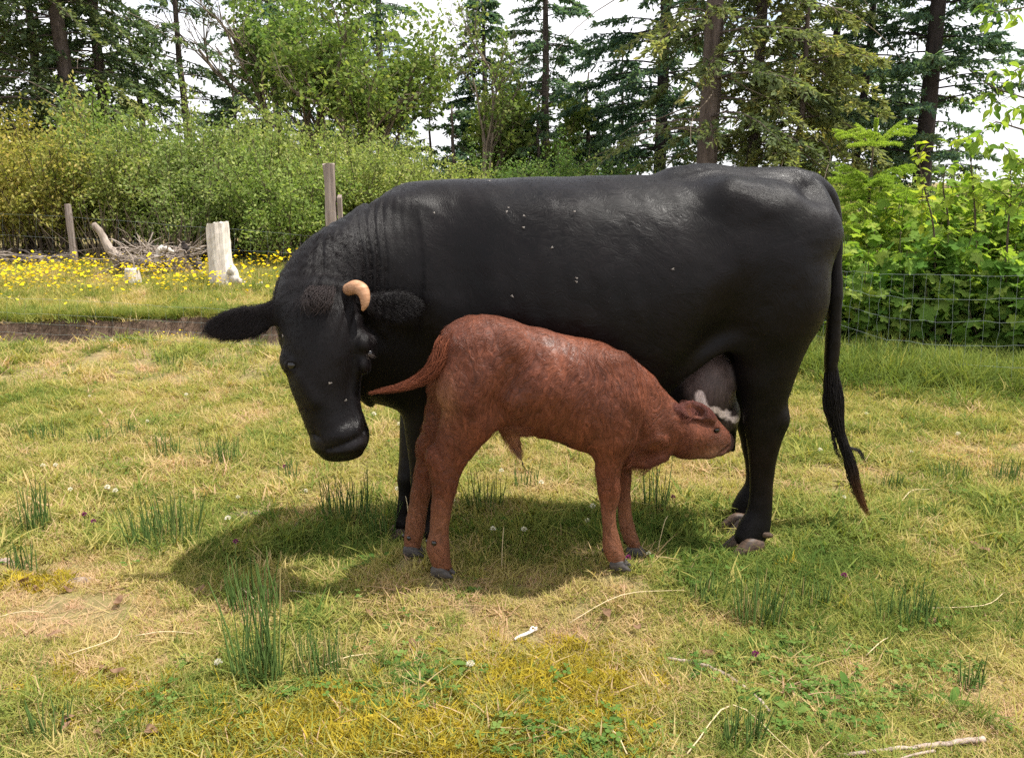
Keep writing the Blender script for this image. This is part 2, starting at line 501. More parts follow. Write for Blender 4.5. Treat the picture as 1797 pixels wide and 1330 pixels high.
# left edge
conifer(12, 17, 15, 2.6, 1.2, 101, "big conifer trunk at the far left edge with hanging green sprays", G_FIR, tr=.19, droop=.55, dens=24, hue=YE, dead=6, name="cedar_tree")
conifer(98, 20, 16, 2.2, 1.5, 102, "dark conifer second in from the left edge, bare grey trunk", G_FIR, tr=.11, droop=.5, dens=22, hue=(1.05, 1.05, .9), dead=8, name="cedar_tree")
conifer(152, 18, 17, 2.3, 1.3, 103, "thick trunked conifer behind the leafy tip above the olive bushes", G_FIR, tr=.17, droop=.5, dens=24, hue=(1.05, 1.05, .9), dead=8, name="cedar_tree")
conifer(205, 19, 15, 1.9, 1.0, 104, "conifer with pale dead twigs left of the thin open fir", G_FIR, tr=.13, droop=.5, dens=24, hue=(1.0, 1.05, .9), dead=14, name="cedar_tree", sparse=.7)
conifer(262, 22, 5.0, 1.9, .4, 105, "shorter drooping conifer beside the thin open fir", G_FIR, tr=.13, droop=.5, dens=26, hue=(.95, 1.0, .9), dead=6, name="cedar_tree")
conifer(341, 21, 8.6, 1.9, .6, 106, "thin open fir with see-through crown against white sky", G_FIR, tr=.11, droop=.3, dens=17, sparse=.75, prof=.55, hue=(.95, 1.0, .95))
# behind and beside the maples
conifer(500, 27, 13, 2.6, .8, 107, "dark blue green fir hidden behind the left maple", G_FIR, hue=BL, dens=24, tr=.16)
conifer(672, 27, 12, 2.3, .8, 108, "blue green fir whose branch tips stick out right of the maples", G_FIR, hue=BL, dens=24, tr=.16, up=.15)
broadleaf(556, 22, 8.4, 1.55, 3.2, 201, "pale green maple left of two, in front of a dark fir", "maples above the thicket", hue=(.98, 1.06, 1.0), nleaf=11000)
broadleaf(645, 20, 7.6, 1.9, 3.0, 202, "yellowish maple with a bare pale twig fan in its crown", "maples above the thicket", hue=(1.05, 1.06, .95), nleaf=9500)
conifer(757, 25, 3.9, .75, .2, 109, "small narrow spire of a young conifer alone in the sky gap", G_FIR, tr=.06, dens=34, prof=.9, hue=(.9, 1.0, .95), size=.10)
conifer(850, 23, 6.0, 1.9, .2, 110, "pointed fir whose tip just reaches the top of the photo", G_FIR, hue=BL, dens=34, tr=.13, prof=.85, tintbias=-.05, sparse=1.7)
broadleaf(846, 19, 5.0, .9, 2.3, 203, "slender grey birch like tree with bare top twigs before the pointed fir", "maples above the thicket", leaf=.10, nleaf=1700, tr=.07, name="birch_tree", stems=2, spread=.4)
broadleaf(905, 20, 4.3, 1.5, 1.8, 204, "small rounded maple right of the bare topped birch", "maples above the thicket", hue=(1.1, 1.08, .9), nleaf=7000)
conifer(955, 25, 9.5, 2.1, .4, 111, "blue green fir with a straight tip right of the small rounded maple", G_FIR, hue=BL, dens=32, tr=.15, prof=.8, sparse=1.35)
conifer(1035, 22, 3.9, 1.6, .2, 112, "low dark fir filling the gap under the white sky", G_FIR, hue=(.9, 1.0, 1.0), dens=32, tr=.10, sparse=1.5)
conifer(940, 19.5, 2.9, 1.5, .1, 113, "dark low fir above the middle of the cow's back", G_FIR, hue=(.85, 1.0, .9), dens=32, tr=.08, sparse=1.5)
conifer(800, 20, 2.8, 1.3, .1, 114, "dark low fir under the pointed fir", G_FIR, hue=(.75, .9, .85), dens=32, tr=.08)
# right group
conifer(1152, 20, 15, 2.5, .7, 115, "wide dark fir left of the thick brown trunk", G_FIR, tr=.16, bark=M_BARKD, hue=BL, dens=26, droop=.28, tintbias=-.03, sparse=1.25)
conifer(1228, 15, 18, 2.5, 2.3, 116, "thick brown bare trunk rising behind the cow's hips", "brown barked hemlocks", tr=.17, dens=17, droop=.5, hue=YE, dead=16, lean=.003, sparse=.55, name="hemlock_tree")
conifer(1246, 15.4, 14, 1.6, 3.0, 117, "thinner trunk pressed close beside the thick brown one", "brown barked hemlocks", tr=.08, dens=14, droop=.5, hue=YE, dead=8, sparse=.4, name="hemlock_tree")
conifer(1310, 16.5, 15, 2.3, .7, 118, "hemlock right of the thick brown trunk, full of pale bare twigs", "brown barked hemlocks", tr=.13, dens=24, droop=.55, hue=(1.3, 1.12, .8), dead=26, name="hemlock_tree")
conifer(1388, 15.5, 6.3, 2.0, .3, 119, "olive brown drooping hemlock above the cow's tail head", "brown barked hemlocks", tr=.08, dens=28, droop=.6, hue=(1.45, 1.22, .8), dead=20, name="hemlock_tree", tintbias=.1)
conifer(1440, 22, 13, 2.2, .7, 120, "dark fir between the hemlocks and the double topped fir", G_FIR, tr=.13, bark=M_BARKD, hue=BL, dens=26)
conifer(1487, 19, 12, 1.9, .8, 121, "fir directly above the bright young spruce", G_FIR, tr=.10, bark=M_BARKD, hue=(.95, 1.0, .95), dens=24)
conifer(1610, 17.5, 15, 1.75, 1.5, 122, "dark trunked fir standing alone against white sky at right", G_FIR, tr=.19, bark=M_BARKD, hue=BL, dens=26, droop=.25, up=.2, lean=-.014, prof=.45, sparse=1.3)
conifer(1560, 24, 3.2, 1.9, .1, 123, "low dark conifer left of the lone dark trunk's foot", G_FIR, tr=.08, hue=(.85, .95, .9), dens=30)
conifer(1668, 23, 2.5, 1.7, .1, 124, "low dark conifer right of the lone dark trunk's foot", G_FIR, tr=.08, hue=(.85, .95, .9), dens=30)
conifer(1085, 24, 5.0, 2.0, .1, 126, "dark conifer low behind the wide dark fir", G_FIR, tr=.08, hue=(.75, .9, .95), dens=28)
conifer(430, 24, 4.4, 2.2, .1, 127, "low dark conifer under the left maple", G_FIR, tr=.08, hue=(.8, .9, .85), dens=28)
conifer(575, 24, 3.6, 2.0, .1, 128, "low dark conifer between the two maples' feet", G_FIR, tr=.08, hue=(.75, .85, .85), dens=28)
conifer(700, 23, 2.7, 1.4, .1, 131, "low dark conifer right of the maples above the bushes", G_FIR, tr=.07, hue=(.8, .92, .85), dens=30)

# ------------------------------------------------------------------ the thicket along the fence: willow like shrubs
def shrub_mesh(seed, H, R, nstem, nleaf, leaf):
    rng = np.random.default_rng(seed)
    tb = TB(); pts = []; 
    for k in range(nstem):
        a = rng.uniform(0, 6.28); out = R * math.sqrt(rng.random()) * 1.0; h = H * rng.uniform(.6, 1.05) * (1 - .25 * (out / R) ** 2)
        s = np.linspace(0, 1, 7)
        b0 = np.array([math.cos(a), math.sin(a), 0]) * out * .35
        q = b0 + np.stack([math.cos(a) * out * .75 * s ** 1.3, math.sin(a) * out * .75 * s ** 1.3, h * s], 1) + np.cumsum(rng.normal(0, .02, (7, 3)), 0)
        q[0, 2] = -.05
        tb.tube(q, np.linspace(.012, .003, 7), 4, False)
        for j in range(6):
            t0 = rng.uniform(.25, .9); p0 = np.array([np.interp(t0, s, q[:, c]) for c in range(3)])
            dd = unit(rng.normal(0, 1, 3) + np.array([0, 0, .7])); l = H * rng.uniform(.12, .3)
            r2 = p0 + dd * l * np.linspace(0, 1, 4)[:, None]
            tb.tube(r2, np.linspace(.005, .002, 4), 3, False)
            pts += [p0 + dd * l * t for t in np.linspace(.1, 1, 7)]
        pts += [np.array([np.interp(t, s, q[:, c]) for c in range(3)]) for t in np.linspace(.3, 1, 8)]
    T = np.array(pts); i = rng.integers(0, len(T), nleaf)
    c = T[i] + rng.normal(0, .055, (nleaf, 3)); ok = c[:, 2] > .12; c, i = c[ok], i[ok]; n = len(c)
    d = unit(rng.normal(0, 1, (n, 3)) + np.array([0, 0, .15])) * (leaf * rng.uniform(.6, 1.3, n))[:, None]
    nrm = unit(np.array([0, 0, 1.]) + rng.normal(0, .7, (n, 3)))
    w = unit(np.cross(d, nrm)) * (leaf * .26 * rng.uniform(.7, 1.3, n))[:, None]
    v, f = leaf_quads(c, d, w)
    tint = np.clip(.5 + rng.normal(0, .15, len(T))[i] + rng.normal(0, .20, n), 0, 1)
    return tb.mesh("stems", [M_STEM]), mesh_np("foliage", v, f, [M_SHRUB], False, {'tint': np.repeat(tint, 4)})
SHR = [shrub_mesh(300 + k, 1.9, .95, 26, 8500, .062) for k in range(4)]
rngS = np.random.default_rng(5)
def shrub(px, Yd, h, label, group, hue, wide=1.0, name="willow_shrub", src=None):
    k = int(rngS.integers(0, 4)) if src is None else src
    x0 = gx(px, Yd)
    root = empty(name, (x0, Yd, float(gz(x0, Yd)) - .02), rngS.uniform(0, 6.28)); tag(root, label, "shrub", group)
    s = h / 1.9
    root.scale = (wide * s ** .5, wide * s ** .5, s)
    tag(link("stems", SHR[k][0], root), kind="stuff"); o = link("foliage", SHR[k][1], root); o.color = (*hue, 1)
    return root
OL, GR, LG, DG = (1.5, 1.1, .72), (.95, 1.0, .9), (1.15, 1.12, .95), (.62, .75, .7)
G_TH = "shrubs of the thicket behind the wire fence"
TH = [(-70, 11.7, 2.1, "olive brown shrub cut by the left edge of the photo", OL), (30, 12.3, 2.15, "olive brown shrub above the dark bare stems at left", OL), (118, 11.8, 2.0, "yellowish olive shrub behind the thin fence post", (1.35, 1.08, .8)),
      (185, 13.2, 2.5, "bright green shrub with a leafy tip taller than the olive ones", (1.0, 1.1, .8)), (215, 11.9, 1.9, "shrub above the leaning driftwood root", (1.1, 1.05, .85)), (290, 12.4, 2.05, "light green shrub above the driftwood pile", GR),
      (345, 13.4, 2.3, "light green shrub in front of the thin open fir", LG), (360, 11.6, 1.75, "shrub just left of the pale tall stump", GR), (420, 12.2, 1.95, "shrub right behind the pale tall stump", GR),
      (470, 13.2, 2.25, "tall light shrub under the left maple", LG), (520, 11.2, 1.75, "shrub between the pale stump and the thick post", (.95, 1.05, .8)), (560, 12.4, 1.85, "light green shrub behind the thick fence post", LG), (640, 12.0, 1.75, "light green shrub right of the thick fence post", LG),
      (615, 13.6, 2.0, "shrub of the back row over the thick fence post", LG), (700, 12.6, 1.72, "sunlit shrub above the cow's withers", (1.2, 1.15, .95)), (760, 12.2, 1.48, "low sunlit shrub above the dip of the cow's back", (1.2, 1.15, .95)), (825, 12.6, 1.38, "last low shrub of the thicket, over the middle of the back", (1.15, 1.12, .85)),
      (-20, 13.6, 2.5, "tall olive shrub in the back row at the left edge", OL), (90, 13.8, 2.35, "tall olive shrub in the back row right of the left edge", (1.35, 1.08, .8)), (265, 14.0, 2.35, "back row shrub between the leafy tip and the thin fir", GR), (410, 14.2, 2.4, "back row shrub under the left maple's edge", GR),
      (535, 14.4, 2.3, "back row shrub under the right maple", LG), (680, 14.2, 1.95, "back row shrub at the right end of the thicket", LG)]
for (px, Yd, h, lab, hue) in TH:
    shrub(px, Yd, h, lab, G_TH, hue, wide=1.0)
for (px, Yd, h, lab, hue) in ((1745, 10.5, 1.42, "pale shrub far behind the straight oval leaved shoot", (1.1, 1.1, .8)), (1840, 10.0, 1.45, "shrub far behind the alder at the right edge", (1.0, 1.05, .8)), (1660, 11.5, 1.4, "shrub behind the lone dark trunk's foot", (.9, 1, .8)), (925, 15.5, 1.55, "green shrub low behind the middle of the cow's back", (.85, 1.0, .75)), (985, 14.5, 1.45, "light leaved shrub peeping over the back at its middle", (1.0, 1.1, .8)), (1060, 15.5, 1.5, "dark green shrub over the cow's loin", (.7, .9, .7)),
                              (1120, 16.0, 1.55, "dark shrub under the wide dark fir", (.65, .85, .7)), (1010, 17.5, 2.0, "dark green shrub behind the light leaved one", (.6, .8, .65)), (870, 16.5, 1.7, "dark green shrub under the small rounded maple", (.65, .85, .7)), (1190, 17.5, 1.6, "dark shrub left of the thick brown trunk's base", (.65, .8, .65)),
                              (1290, 17.8, 1.7, "dark shrub behind the hemlocks' feet", (.7, .8, .6)), (1420, 13.5, 1.6, "pale green shrub right above the cow's tail head", (1.2, 1.15, .75))):
    shrub(px, Yd, h, lab, "shrubs showing over the cow's back", hue, wide=1.15)
# ------------------------------------------------------------------ leafy bank behind the right hand fence
def lobed_leaf(name, n_lobes, size, depth, mat, tint, curl=.18):
    """a palm shaped leaf with pointed lobes, stalk end at the origin, lying along +x"""
    m = n_lobes * 4
    a = np.linspace(-math.pi * .86, math.pi * .86, m + 1)
    lobe = np.abs(np.cos(a / (math.pi * .86) * math.pi * n_lobes / 2)) if n_lobes > 1 else np.ones_like(a)
    r = size * (.62 + .38 * np.cos(a * .5)) * (1 - depth + depth * lobe)
    x = size * .42 + r * np.cos(a) * .62; y = r * np.sin(a) * .62
    v = np.concatenate([[[size * .30, 0, -size * .03]], np.stack([x, y, -curl * (x - size * .3) ** 2 / size - curl * 1.2 * y * y / size + .05 * size * np.cos(a * 3)], 1), [[0, 0, 0]]])
    f = [[0, k, k + 1] for k in range(1, m + 1)] + [[0, m + 1, m + 2], [0, m + 2, 1]]
    return mesh_np(name, v, np.array(f), [mat], False, {'tint': np.full(len(v), tint)})
def oval_leaf(name, l, w, mat, tint, curl=.25):
    s = np.linspace(0, 1, 6); hw = w * np.sin(np.pi * s ** .85) ** .8
    v, f = [], []
    for k in range(6):
        z = -curl * l * s[k] ** 2
        v += [[l * s[k], -hw[k], z + hw[k] * .35], [l * s[k], 0, z], [l * s[k], hw[k], z + hw[k] * .35]]
    for k in range(5):
        b0 = k * 3
        f += [[b0, b0 + 3, b0 + 4, b0 + 1], [b0 + 1, b0 + 4, b0 + 5, b0 + 2]]
    return mesh_np(name, v, np.array(f), [mat], True, {'tint': np.full(len(v), tint)})
LOBED = [lobed_leaf("lobed_leaf", 5, s, .38, M_BRAMBLE, t) for s, t in ((.115, .25), (.13, .45), (.10, .6), (.12, .8), (.095, .95))]
OVAL = [oval_leaf("oval_leaf", .075, .021, M_BRAMBLE, t) for t in (.45, .7, .85, 1.0)]
rngR = np.random.default_rng(77)

def leaf_matrix(p, az, pitch, roll, s=1.0):
    return Matrix.Translation(Vector(p)) @ Matrix.Rotation(az, 4, 'Z') @ Matrix.Rotation(pitch, 4, 'Y') @ Matrix.Rotation(roll, 4, 'X') @ Matrix.Scale(s, 4)

def put_leaf(me, parent, m):
    o = bpy.data.objects.new("leaf", me); col.objects.link(o); o.parent = parent; o.matrix_basis = m
    return o

def merged(meshes, mats_, name, mat):
    """many leaves joined into one foliage mesh"""
    vs, fs, ts, n = [], [], [], 0
    cache = {}
    for me, M in zip(meshes, mats_):
        if me.name not in cache:
            v = np.empty(len(me.vertices) * 3, np.float32); me.vertices.foreach_get('co', v); v = v.reshape(-1, 3)
            t = np.empty(len(me.vertices), np.float32); me.attributes['tint'].data.foreach_get('value', t)
            cache[me.name] = (v, np.array([list(p.vertices) for p in me.polygons]), t)
        v, f, t = cache[me.name]; A = np.array(M)
        vs.append(v @ A[:3, :3].T + A[:3, 3]); fs.append(f + n); ts.append(t + rngR.normal(0, .08)); n += len(v)
    tri = [f for f in fs if f.shape[1] == 3]; qd = [f for f in fs if f.shape[1] == 4]
    fl = ([np.concatenate(tri)] if tri else []) + ([np.concatenate(qd)] if qd else [])
    return mesh_np(name, np.concatenate(vs), fl, [mat], False, {'tint': np.clip(np.concatenate(ts), 0, 1)})

def bramble(px, Yd, H, R, nfront, ninner, label, hue=(1, 1, 1), leaves=None, group="leafy brambles behind the right wire fence", name="bramble_shrub"):
    leaves = leaves or LOBED
    x0 = gx(px, Yd); root = empty(name, (x0, Yd, float(gz(x0, Yd)))); tag(root, label, "shrub", group)
    tb = TB(); nodes = []
    for k in range(int(16 + R * 10)):
        a = rngR.uniform(0, 6.28); o = R * math.sqrt(rngR.random()); h = H * rngR.uniform(.55, 1.0) * math.sqrt(max(.1, 1 - .6 * (o / R) ** 2))
        s = np.linspace(0, 1, 8)
        q = np.stack([math.cos(a) * o * (.5 + .5 * s), math.sin(a) * o * (.5 + .5 * s), h * s - .03], 1) + np.cumsum(rngR.normal(0, .012, (8, 3)), 0)
        tb.tube(q, np.linspace(.006, .0025, 8), 4, False); nodes.append(q)
    tag(link("stems", tb.mesh("stems", [M_STEM]), root), kind="stuff")
    def spot(front):
        q = nodes[rngR.integers(0, len(nodes))]; t = rngR.uniform(.05, 1) ** (.8)
        p = np.array([np.interp(t, np.linspace(0, 1, 8), q[:, c]) for c in range(3)])
        a = rngR.uniform(0, 6.28)
        out = np.array([math.cos(a), math.sin(a), 0]) * rngR.uniform(.03, .14)
        p = p + out; p[2] = max(.06, p[2] + rngR.normal(0, .04))
        return p, a
    # the outermost leaves towards the field are pieces of their own
    cand = [spot(True) for _ in range(nfront * 5)]
    cand.sort(key=lambda c: c[0][1] - .5 * c[0][2])
    for p, a in cand[:nfront]:
        az = rngR.normal(-math.pi / 2, 1.0)
        put_leaf(leaves[rngR.integers(0, len(leaves))], root, leaf_matrix(p, az, rngR.normal(.45, .35), rngR.normal(0, .4), rngR.uniform(.7, 1.25))).color = (*hue, 1)
    ms, Ms = [], []
    for _ in range(ninner):
        p, a = spot(False)
        ms.append(leaves[rngR.integers(0, len(leaves))]); Ms.append(leaf_matrix(p, rngR.uniform(0, 6.28), rngR.normal(.4, .4), rngR.normal(0, .4), rngR.uniform(.6, 1.15)))
    o = link("foliage", merged(ms, Ms, "foliage", M_BRAMBLE), root); o.color = (*hue, 1); tag(o, kind="stuff")
    return root

BR = [(1445, 7.0, 1.02, .45, 70, 500, "bramble half hidden behind the cow's tail", (.95, 1, .9)), (1510, 6.6, .92, .42, 110, 500, "bramble right of the tail, at the fence's far end", (1, 1, .9)),
      (1575, 6.5, .98, .42, 120, 500, "dark leaved bramble in the middle of the wire fence", (.8, .95, .85)), (1640, 6.3, 1.02, .42, 120, 500, "bramble with big lobed leaves behind the second wire", (.9, 1, .9)),
      (1705, 6.2, 1.0, .42, 120, 500, "bramble with a gap of dark shade under it", (.95, 1, .9)), (1775, 6.0, 1.0, .45, 120, 500, "bramble at the right edge of the photo", (.9, 1, .85)), (1850, 5.8, 1.05, .45, 60, 400, "bramble cut off by the right edge", (.9, 1, .85)),
      (1540, 7.4, 1.38, .50, 60, 650, "taller bramble behind, under the bright spruce", (1.1, 1.08, .85)), (1625, 7.3, 1.48, .50, 60, 650, "taller bramble behind, left of the oval leaved shoots", (1.1, 1.08, .85)), (1715, 7.1, 1.46, .50, 60, 650, "taller bramble behind, among the oval leaved shoots", (1.05, 1.06, .85)), (1800, 6.9, 1.42, .50, 60, 650, "taller bramble behind at the right edge", (1.0, 1.05, .85))]
for (px, Yd, H, R, nf, ni, lab, hue) in BR: bramble(px, Yd, H, R, nf, ni, lab, hue)

def shoot(base, pts, nleaf, label, group, hue=(1, 1, 1), twig=5, lsz=1.0, name="oval_leaved_shoot", spread=.28):
    root = empty(name, base); tag(root, label, "shrub", group)
    b0 = np.array(base); P = catmull(np.array(pts) - b0, 16)
    TB().tube(P, np.linspace(.011, .003, 16), 5, False)
    link("stem", TB().tube(P, np.linspace(.010, .003, 16), 5, False).mesh("stem", [M_STEM]), root)
    tb = TB(); tw = [P[5:]]
    for k in range(twig):
        p0 = P[rngR.integers(4, 15)]; d = unit(rngR.normal(0, 1, 3) + np.array([0, -.1, .5])); l = spread * rngR.uniform(.5, 1.3)
        q = p0 + d * l * np.linspace(0, 1, 6)[:, None] + np.array([0, 0, -.25]) * l * (np.linspace(0, 1, 6) ** 2)[:, None]
        tb.tube(q, np.linspace(.004, .0015, 6), 3, False); tw.append(q)
    if twig: tag(link("twigs", tb.mesh("twigs", [M_STEM]), root), kind="stuff")
    for k in range(nleaf):
        q = tw[rngR.integers(0, len(tw))]; j = rngR.integers(0, len(q)); p = q[j] + rngR.normal(0, .008, 3)
        put_leaf(OVAL[rngR.integers(0, 4)], root, leaf_matrix(p, rngR.uniform(0, 6.28), rngR.normal(.25, .45), rngR.normal(0, .4), lsz * rngR.uniform(.6, 1.3))).color = (*hue, 1)
    return root
G_SH = "oval leaved shoots rising above the brambles"
def gbase(px, Yd): x = gx(px, Yd); return (x, Yd, float(gz(x, Yd)))
shoot(gbase(1640, 6.2), [gbase(1640, 6.2), Q(1640, 420, 6.2), Q(1622, 330, 6.2), Q(1605, 245, 6.2)], 75, "bright yellow green shoot leaning left, left of two", G_SH, (1.35, 1.2, .8), lsz=.95)
shoot(gbase(1715, 6.3), [gbase(1715, 6.3), Q(1712, 400, 6.3), Q(1706, 310, 6.3), Q(1700, 238, 6.3)], 95, "taller straight shoot against the white sky", G_SH, (1.1, 1.1, .85), twig=7)
shoot(gbase(1762, 6.0), [gbase(1762, 6.0), Q(1768, 420, 6.0), Q(1775, 340, 6.0), Q(1770, 285, 6.0)], 70, "shoot near the right edge below the hanging branch", G_SH, (1.05, 1.1, .9))
shoot(gbase(1668, 6.6), [gbase(1668, 6.6), Q(1665, 400, 6.6), Q(1655, 330, 6.6), Q(1660, 290, 6.6)], 60, "short shoot between the leaning and the straight one", G_SH, (1.0, 1.05, .85))
# alder at the right edge whose branches hang into the picture
ab = gbase(1900, 6.0)
alder = empty("alder_tree", ab); tag(alder, "leafy alder branches reaching in from the right edge against white sky", "tree")
ap = np.array(ab)
link("trunk", TB().tube(np.array([ap, Q(1905, 300, 6.0), Q(1890, 60, 6.0), Q(1880, -160, 6.0)]) - ap, [.05, .045, .035, .02], 8).mesh("trunk", [M_BARKD]), alder)
tb = TB(); brs = []
for (pp, dy) in (([(1905, 250), (1850, 190), (1790, 170), (1735, 150), (1700, 120)], -.1), ([(1903, 330), (1850, 300), (1800, 290), (1760, 255)], -.3), ([(1895, 130), (1840, 120), (1800, 115), (1765, 135)], .1),
                 ([(1890, 40), (1840, 10), (1790, 15), (1745, 22)], -.2), ([(1900, 240), (1840, 240), (1785, 225), (1745, 215), (1715, 240)], -.4), ([(1905, 330), (1860, 350), (1810, 330), (1780, 345)], -.2), ([(1885, -30), (1830, -40), (1780, -20), (1755, 5)], 0), ([(1898, 180), (1850, 160), (1810, 185), (1770, 195)], .3)):
    q = catmull(np.array([Q(x, y, 6.0 + dy * k / (len(pp) - 1)) for k, (x, y) in enumerate(pp)]) - ap, 12)
    tb.tube(q, np.linspace(.010, .002, 12), 4, False); brs.append(q)
    for _ in range(5):
        p0 = q[rngR.integers(3, 12)]; d = unit(rngR.normal(0, 1, 3) + np.array([-.4, 0, 0])); l = rngR.uniform(.08, .24)
        s = p0 + d * l * np.linspace(0, 1, 5)[:, None]; tb.tube(s, np.linspace(.003, .0012, 5), 3, False); brs.append(s)
tag(link("branches", tb.mesh("branches", [M_STEM]), alder), kind="stuff")
for k in range(250):
    q = brs[rngR.integers(0, len(brs))]; p = q[rngR.integers(len(q) // 3, len(q))] + rngR.normal(0, .015, 3)
    put_leaf(OVAL[rngR.integers(0, 4)], alder, leaf_matrix(p, rngR.uniform(0, 6.28), rngR.normal(.5, .5), rngR.normal(0, .6), rngR.uniform(.7, 1.25))).color = (.85, .95, .8, 1)

# ------------------------------------------------------------------ the young spruce with bright shoots
def needle_bough(P, rng, n, nl=.026):
    t = rng.uniform(0.08, 1, n) * (len(P) - 1); k = t.astype(int).clip(0, len(P) - 2); f = (t - k)[:, None]
    c = P[k] * (1 - f) + P[k + 1] * f; T = unit(P[k + 1] - P[k])
    r = rand_dirs(rng, n); r = unit(r - T * (r * T).sum(1)[:, None])
    d = unit(T * .75 + r) * (nl * rng.uniform(.7, 1.2, n))[:, None]
    w = unit(np.cross(d, rand_dirs(rng, n))) * .0036
    v, fc = leaf_quads(c, d, w)
    return v, fc
rngP = np.random.default_rng(9)
SY = 7.7
sb = gbase(1502, SY); spruce = empty("young_spruce", sb); tag(spruce, "young spruce with bright yellow green new shoots behind the cow's tail", "tree")
spz = Q(1500, 200, SY)[2] - sb[2]
link("trunk", TB().tube(np.array([[0, 0, -.05], [0.01, 0, spz * .5], [0, 0, spz * .85], [0.01, 0, spz]]), [.022, .016, .008, .004], 6).mesh("trunk", [M_STEM]), spruce)
def bough(p0, d, l, lift, n, label=None, tb0=.5):
    s = np.linspace(0, 1, 7)[:, None]
    P = p0 + d * l * s + np.array([0, 0, 1.]) * l * (lift * s - .34 * s * s)
    v, f = needle_bough(P, rngP, n); n_main = len(v)
    vs, fs, k = [v], [f], len(v)
    for sg in (-1, 1):
        for t in (.3, .5, .7) if l > .25 else ():
            q0 = P[int(t * 6)]; dd = unit(d + np.array([-d[1], d[0], 0]) * sg * .9)
            Pq = q0 + dd * l * (.55 - .4 * t) * 1.2 * s + np.array([0, 0, -.05]) * l * s * s
            v, f = needle_bough(Pq, rngP, int(n * .45)); vs.append(v); fs.append(f + k); k += len(v)
    V = np.concatenate(vs)
    o = link("bough", mesh_np("bough", V, np.concatenate(fs), [M_SPRUCE], False, {'tint': np.clip(np.full(len(V), tb0) + np.repeat(rngP.normal(0, .15, len(V) // 4), 4), 0, 1)}), spruce)
    tag(o, kind=None)
for k in range(5):                                           # the leader and its ring of long new shoots
    a = k * 1.257 + .4
    bough(np.array([0, 0, spz * .835]), np.array([math.cos(a), math.sin(a), 0]), .36, rngP.uniform(.7, 1.1), 380, tb0=.75)
bough(np.array([0, 0, spz * .84]), np.array([0.02, 0, 1.]), spz * .17, 0.0, 320, tb0=.75)
for lv, (zf, L_) in enumerate(((.66, .36), (.58, .44), (.48, .52), (.38, .58), (.27, .62))):
    for k in range(8):
        a = k * .785 + lv * .5 + rngP.normal(0, .12)
        bough(np.array([0, 0, spz * zf + rngP.normal(0, .03)]), np.array([math.cos(a), math.sin(a), 0]), L_ * rngP.uniform(.75, 1.15), rngP.uniform(.45, .85), 330, tb0=.55)

# ------------------------------------------------------------------ wire fences
def wire_fence(label, rows, pxs, Yf, vert_px, wob=3.0, seed=1, wr=.0009, lean=0.0):
    """rows: for every strand the picture height at each of pxs; Yf: distance at each of pxs"""
    rng = np.random.default_rng(seed)
    x0 = gx(pxs[0], Yf[0]); root = empty("wire_fence", (x0, Yf[0], 0)); tag(root, label, "fence")
    off = np.array([x0, Yf[0], 0])
    yy = lambda px: float(np.interp(px, pxs, Yf))
    rowf = [(lambda px, r=r: float(np.interp(px, pxs, r))) for r in rows]
    vp = [v for v in vert_px]
    jit = {}
    for k, rf in enumerate(rowf):
        pts = []
        for j, v in enumerate(vp):
            jj = rng.normal(0, wob * .3); jit[(k, j)] = jj
            pts.append(Q(v + lean * (k - len(rows) / 2) + rng.normal(0, wob * .25), rf(v) + jj, yy(v) + rng.normal(0, .004)) - off)
            jit[(k, j, 'p')] = pts[-1]
        link("strand", TB().tube(np.array(pts), wr, 4, False).mesh("strand", [M_WIRE]), root)
    for j, v in enumerate(vp):
        pts = [jit[(k, j, 'p')] for k in range(len(rows))]
        pts = catmull(np.array(pts), len(pts) * 2)
        pts[1:-1, 0] += rng.normal(0, .004, len(pts) - 2)
        link("stay_wire", TB().tube(pts, wr * .8, 4, False).mesh("stay_wire", [M_WIRE]), root)
    return root
wire_fence("sagging wire mesh fence in front of the brambles at right", [[474, 476, 480, 483, 484, 482], [500, 507, 522, 526, 525, 520], [520, 534, 557, 565, 566, 560], [548, 570, 594, 605, 609, 606], [575, 600, 620, 637, 645, 645], [606, 630, 652, 672, 682, 684], [628, 655, 678, 696, 706, 708]],
           [1395, 1470, 1545, 1640, 1797, 1990], [6.4, 6.0, 5.7, 5.35, 4.95, 4.4], [1395, 1412, 1428, 1444, 1458, 1474, 1488, 1503, 1520, 1536, 1556, 1576, 1594, 1616, 1640, 1666, 1692, 1722, 1748, 1776, 1800, 1830, 1862, 1896, 1932], 4.0, 21, lean=-3.0)
wire_fence("wire mesh fence running past the driftwood and pale stump at left", [[372, 376, 381, 400, 414, 424], [408, 412, 418, 437, 446, 456], [444, 449, 455, 468, 478, 486], [468, 474, 480, 492, 500, 508]],
           [-150, 0, 135, 370, 550, 720], [11.1, 10.9, 10.65, 9.55, 9.2, 8.9], list(range(-140, 700, 29)), 2.0, 22)
wire_fence("low faint wire mesh along the soil bank at left", [[520, 527, 540, 548], [546, 553, 566, 574], [562, 570, 583, 590], [580, 588, 600, 606]], [-60, 120, 330, 520], [6.5, 6.45, 6.3, 6.2], list(range(-50, 520, 31)), 2.0, 23, wr=.0007)

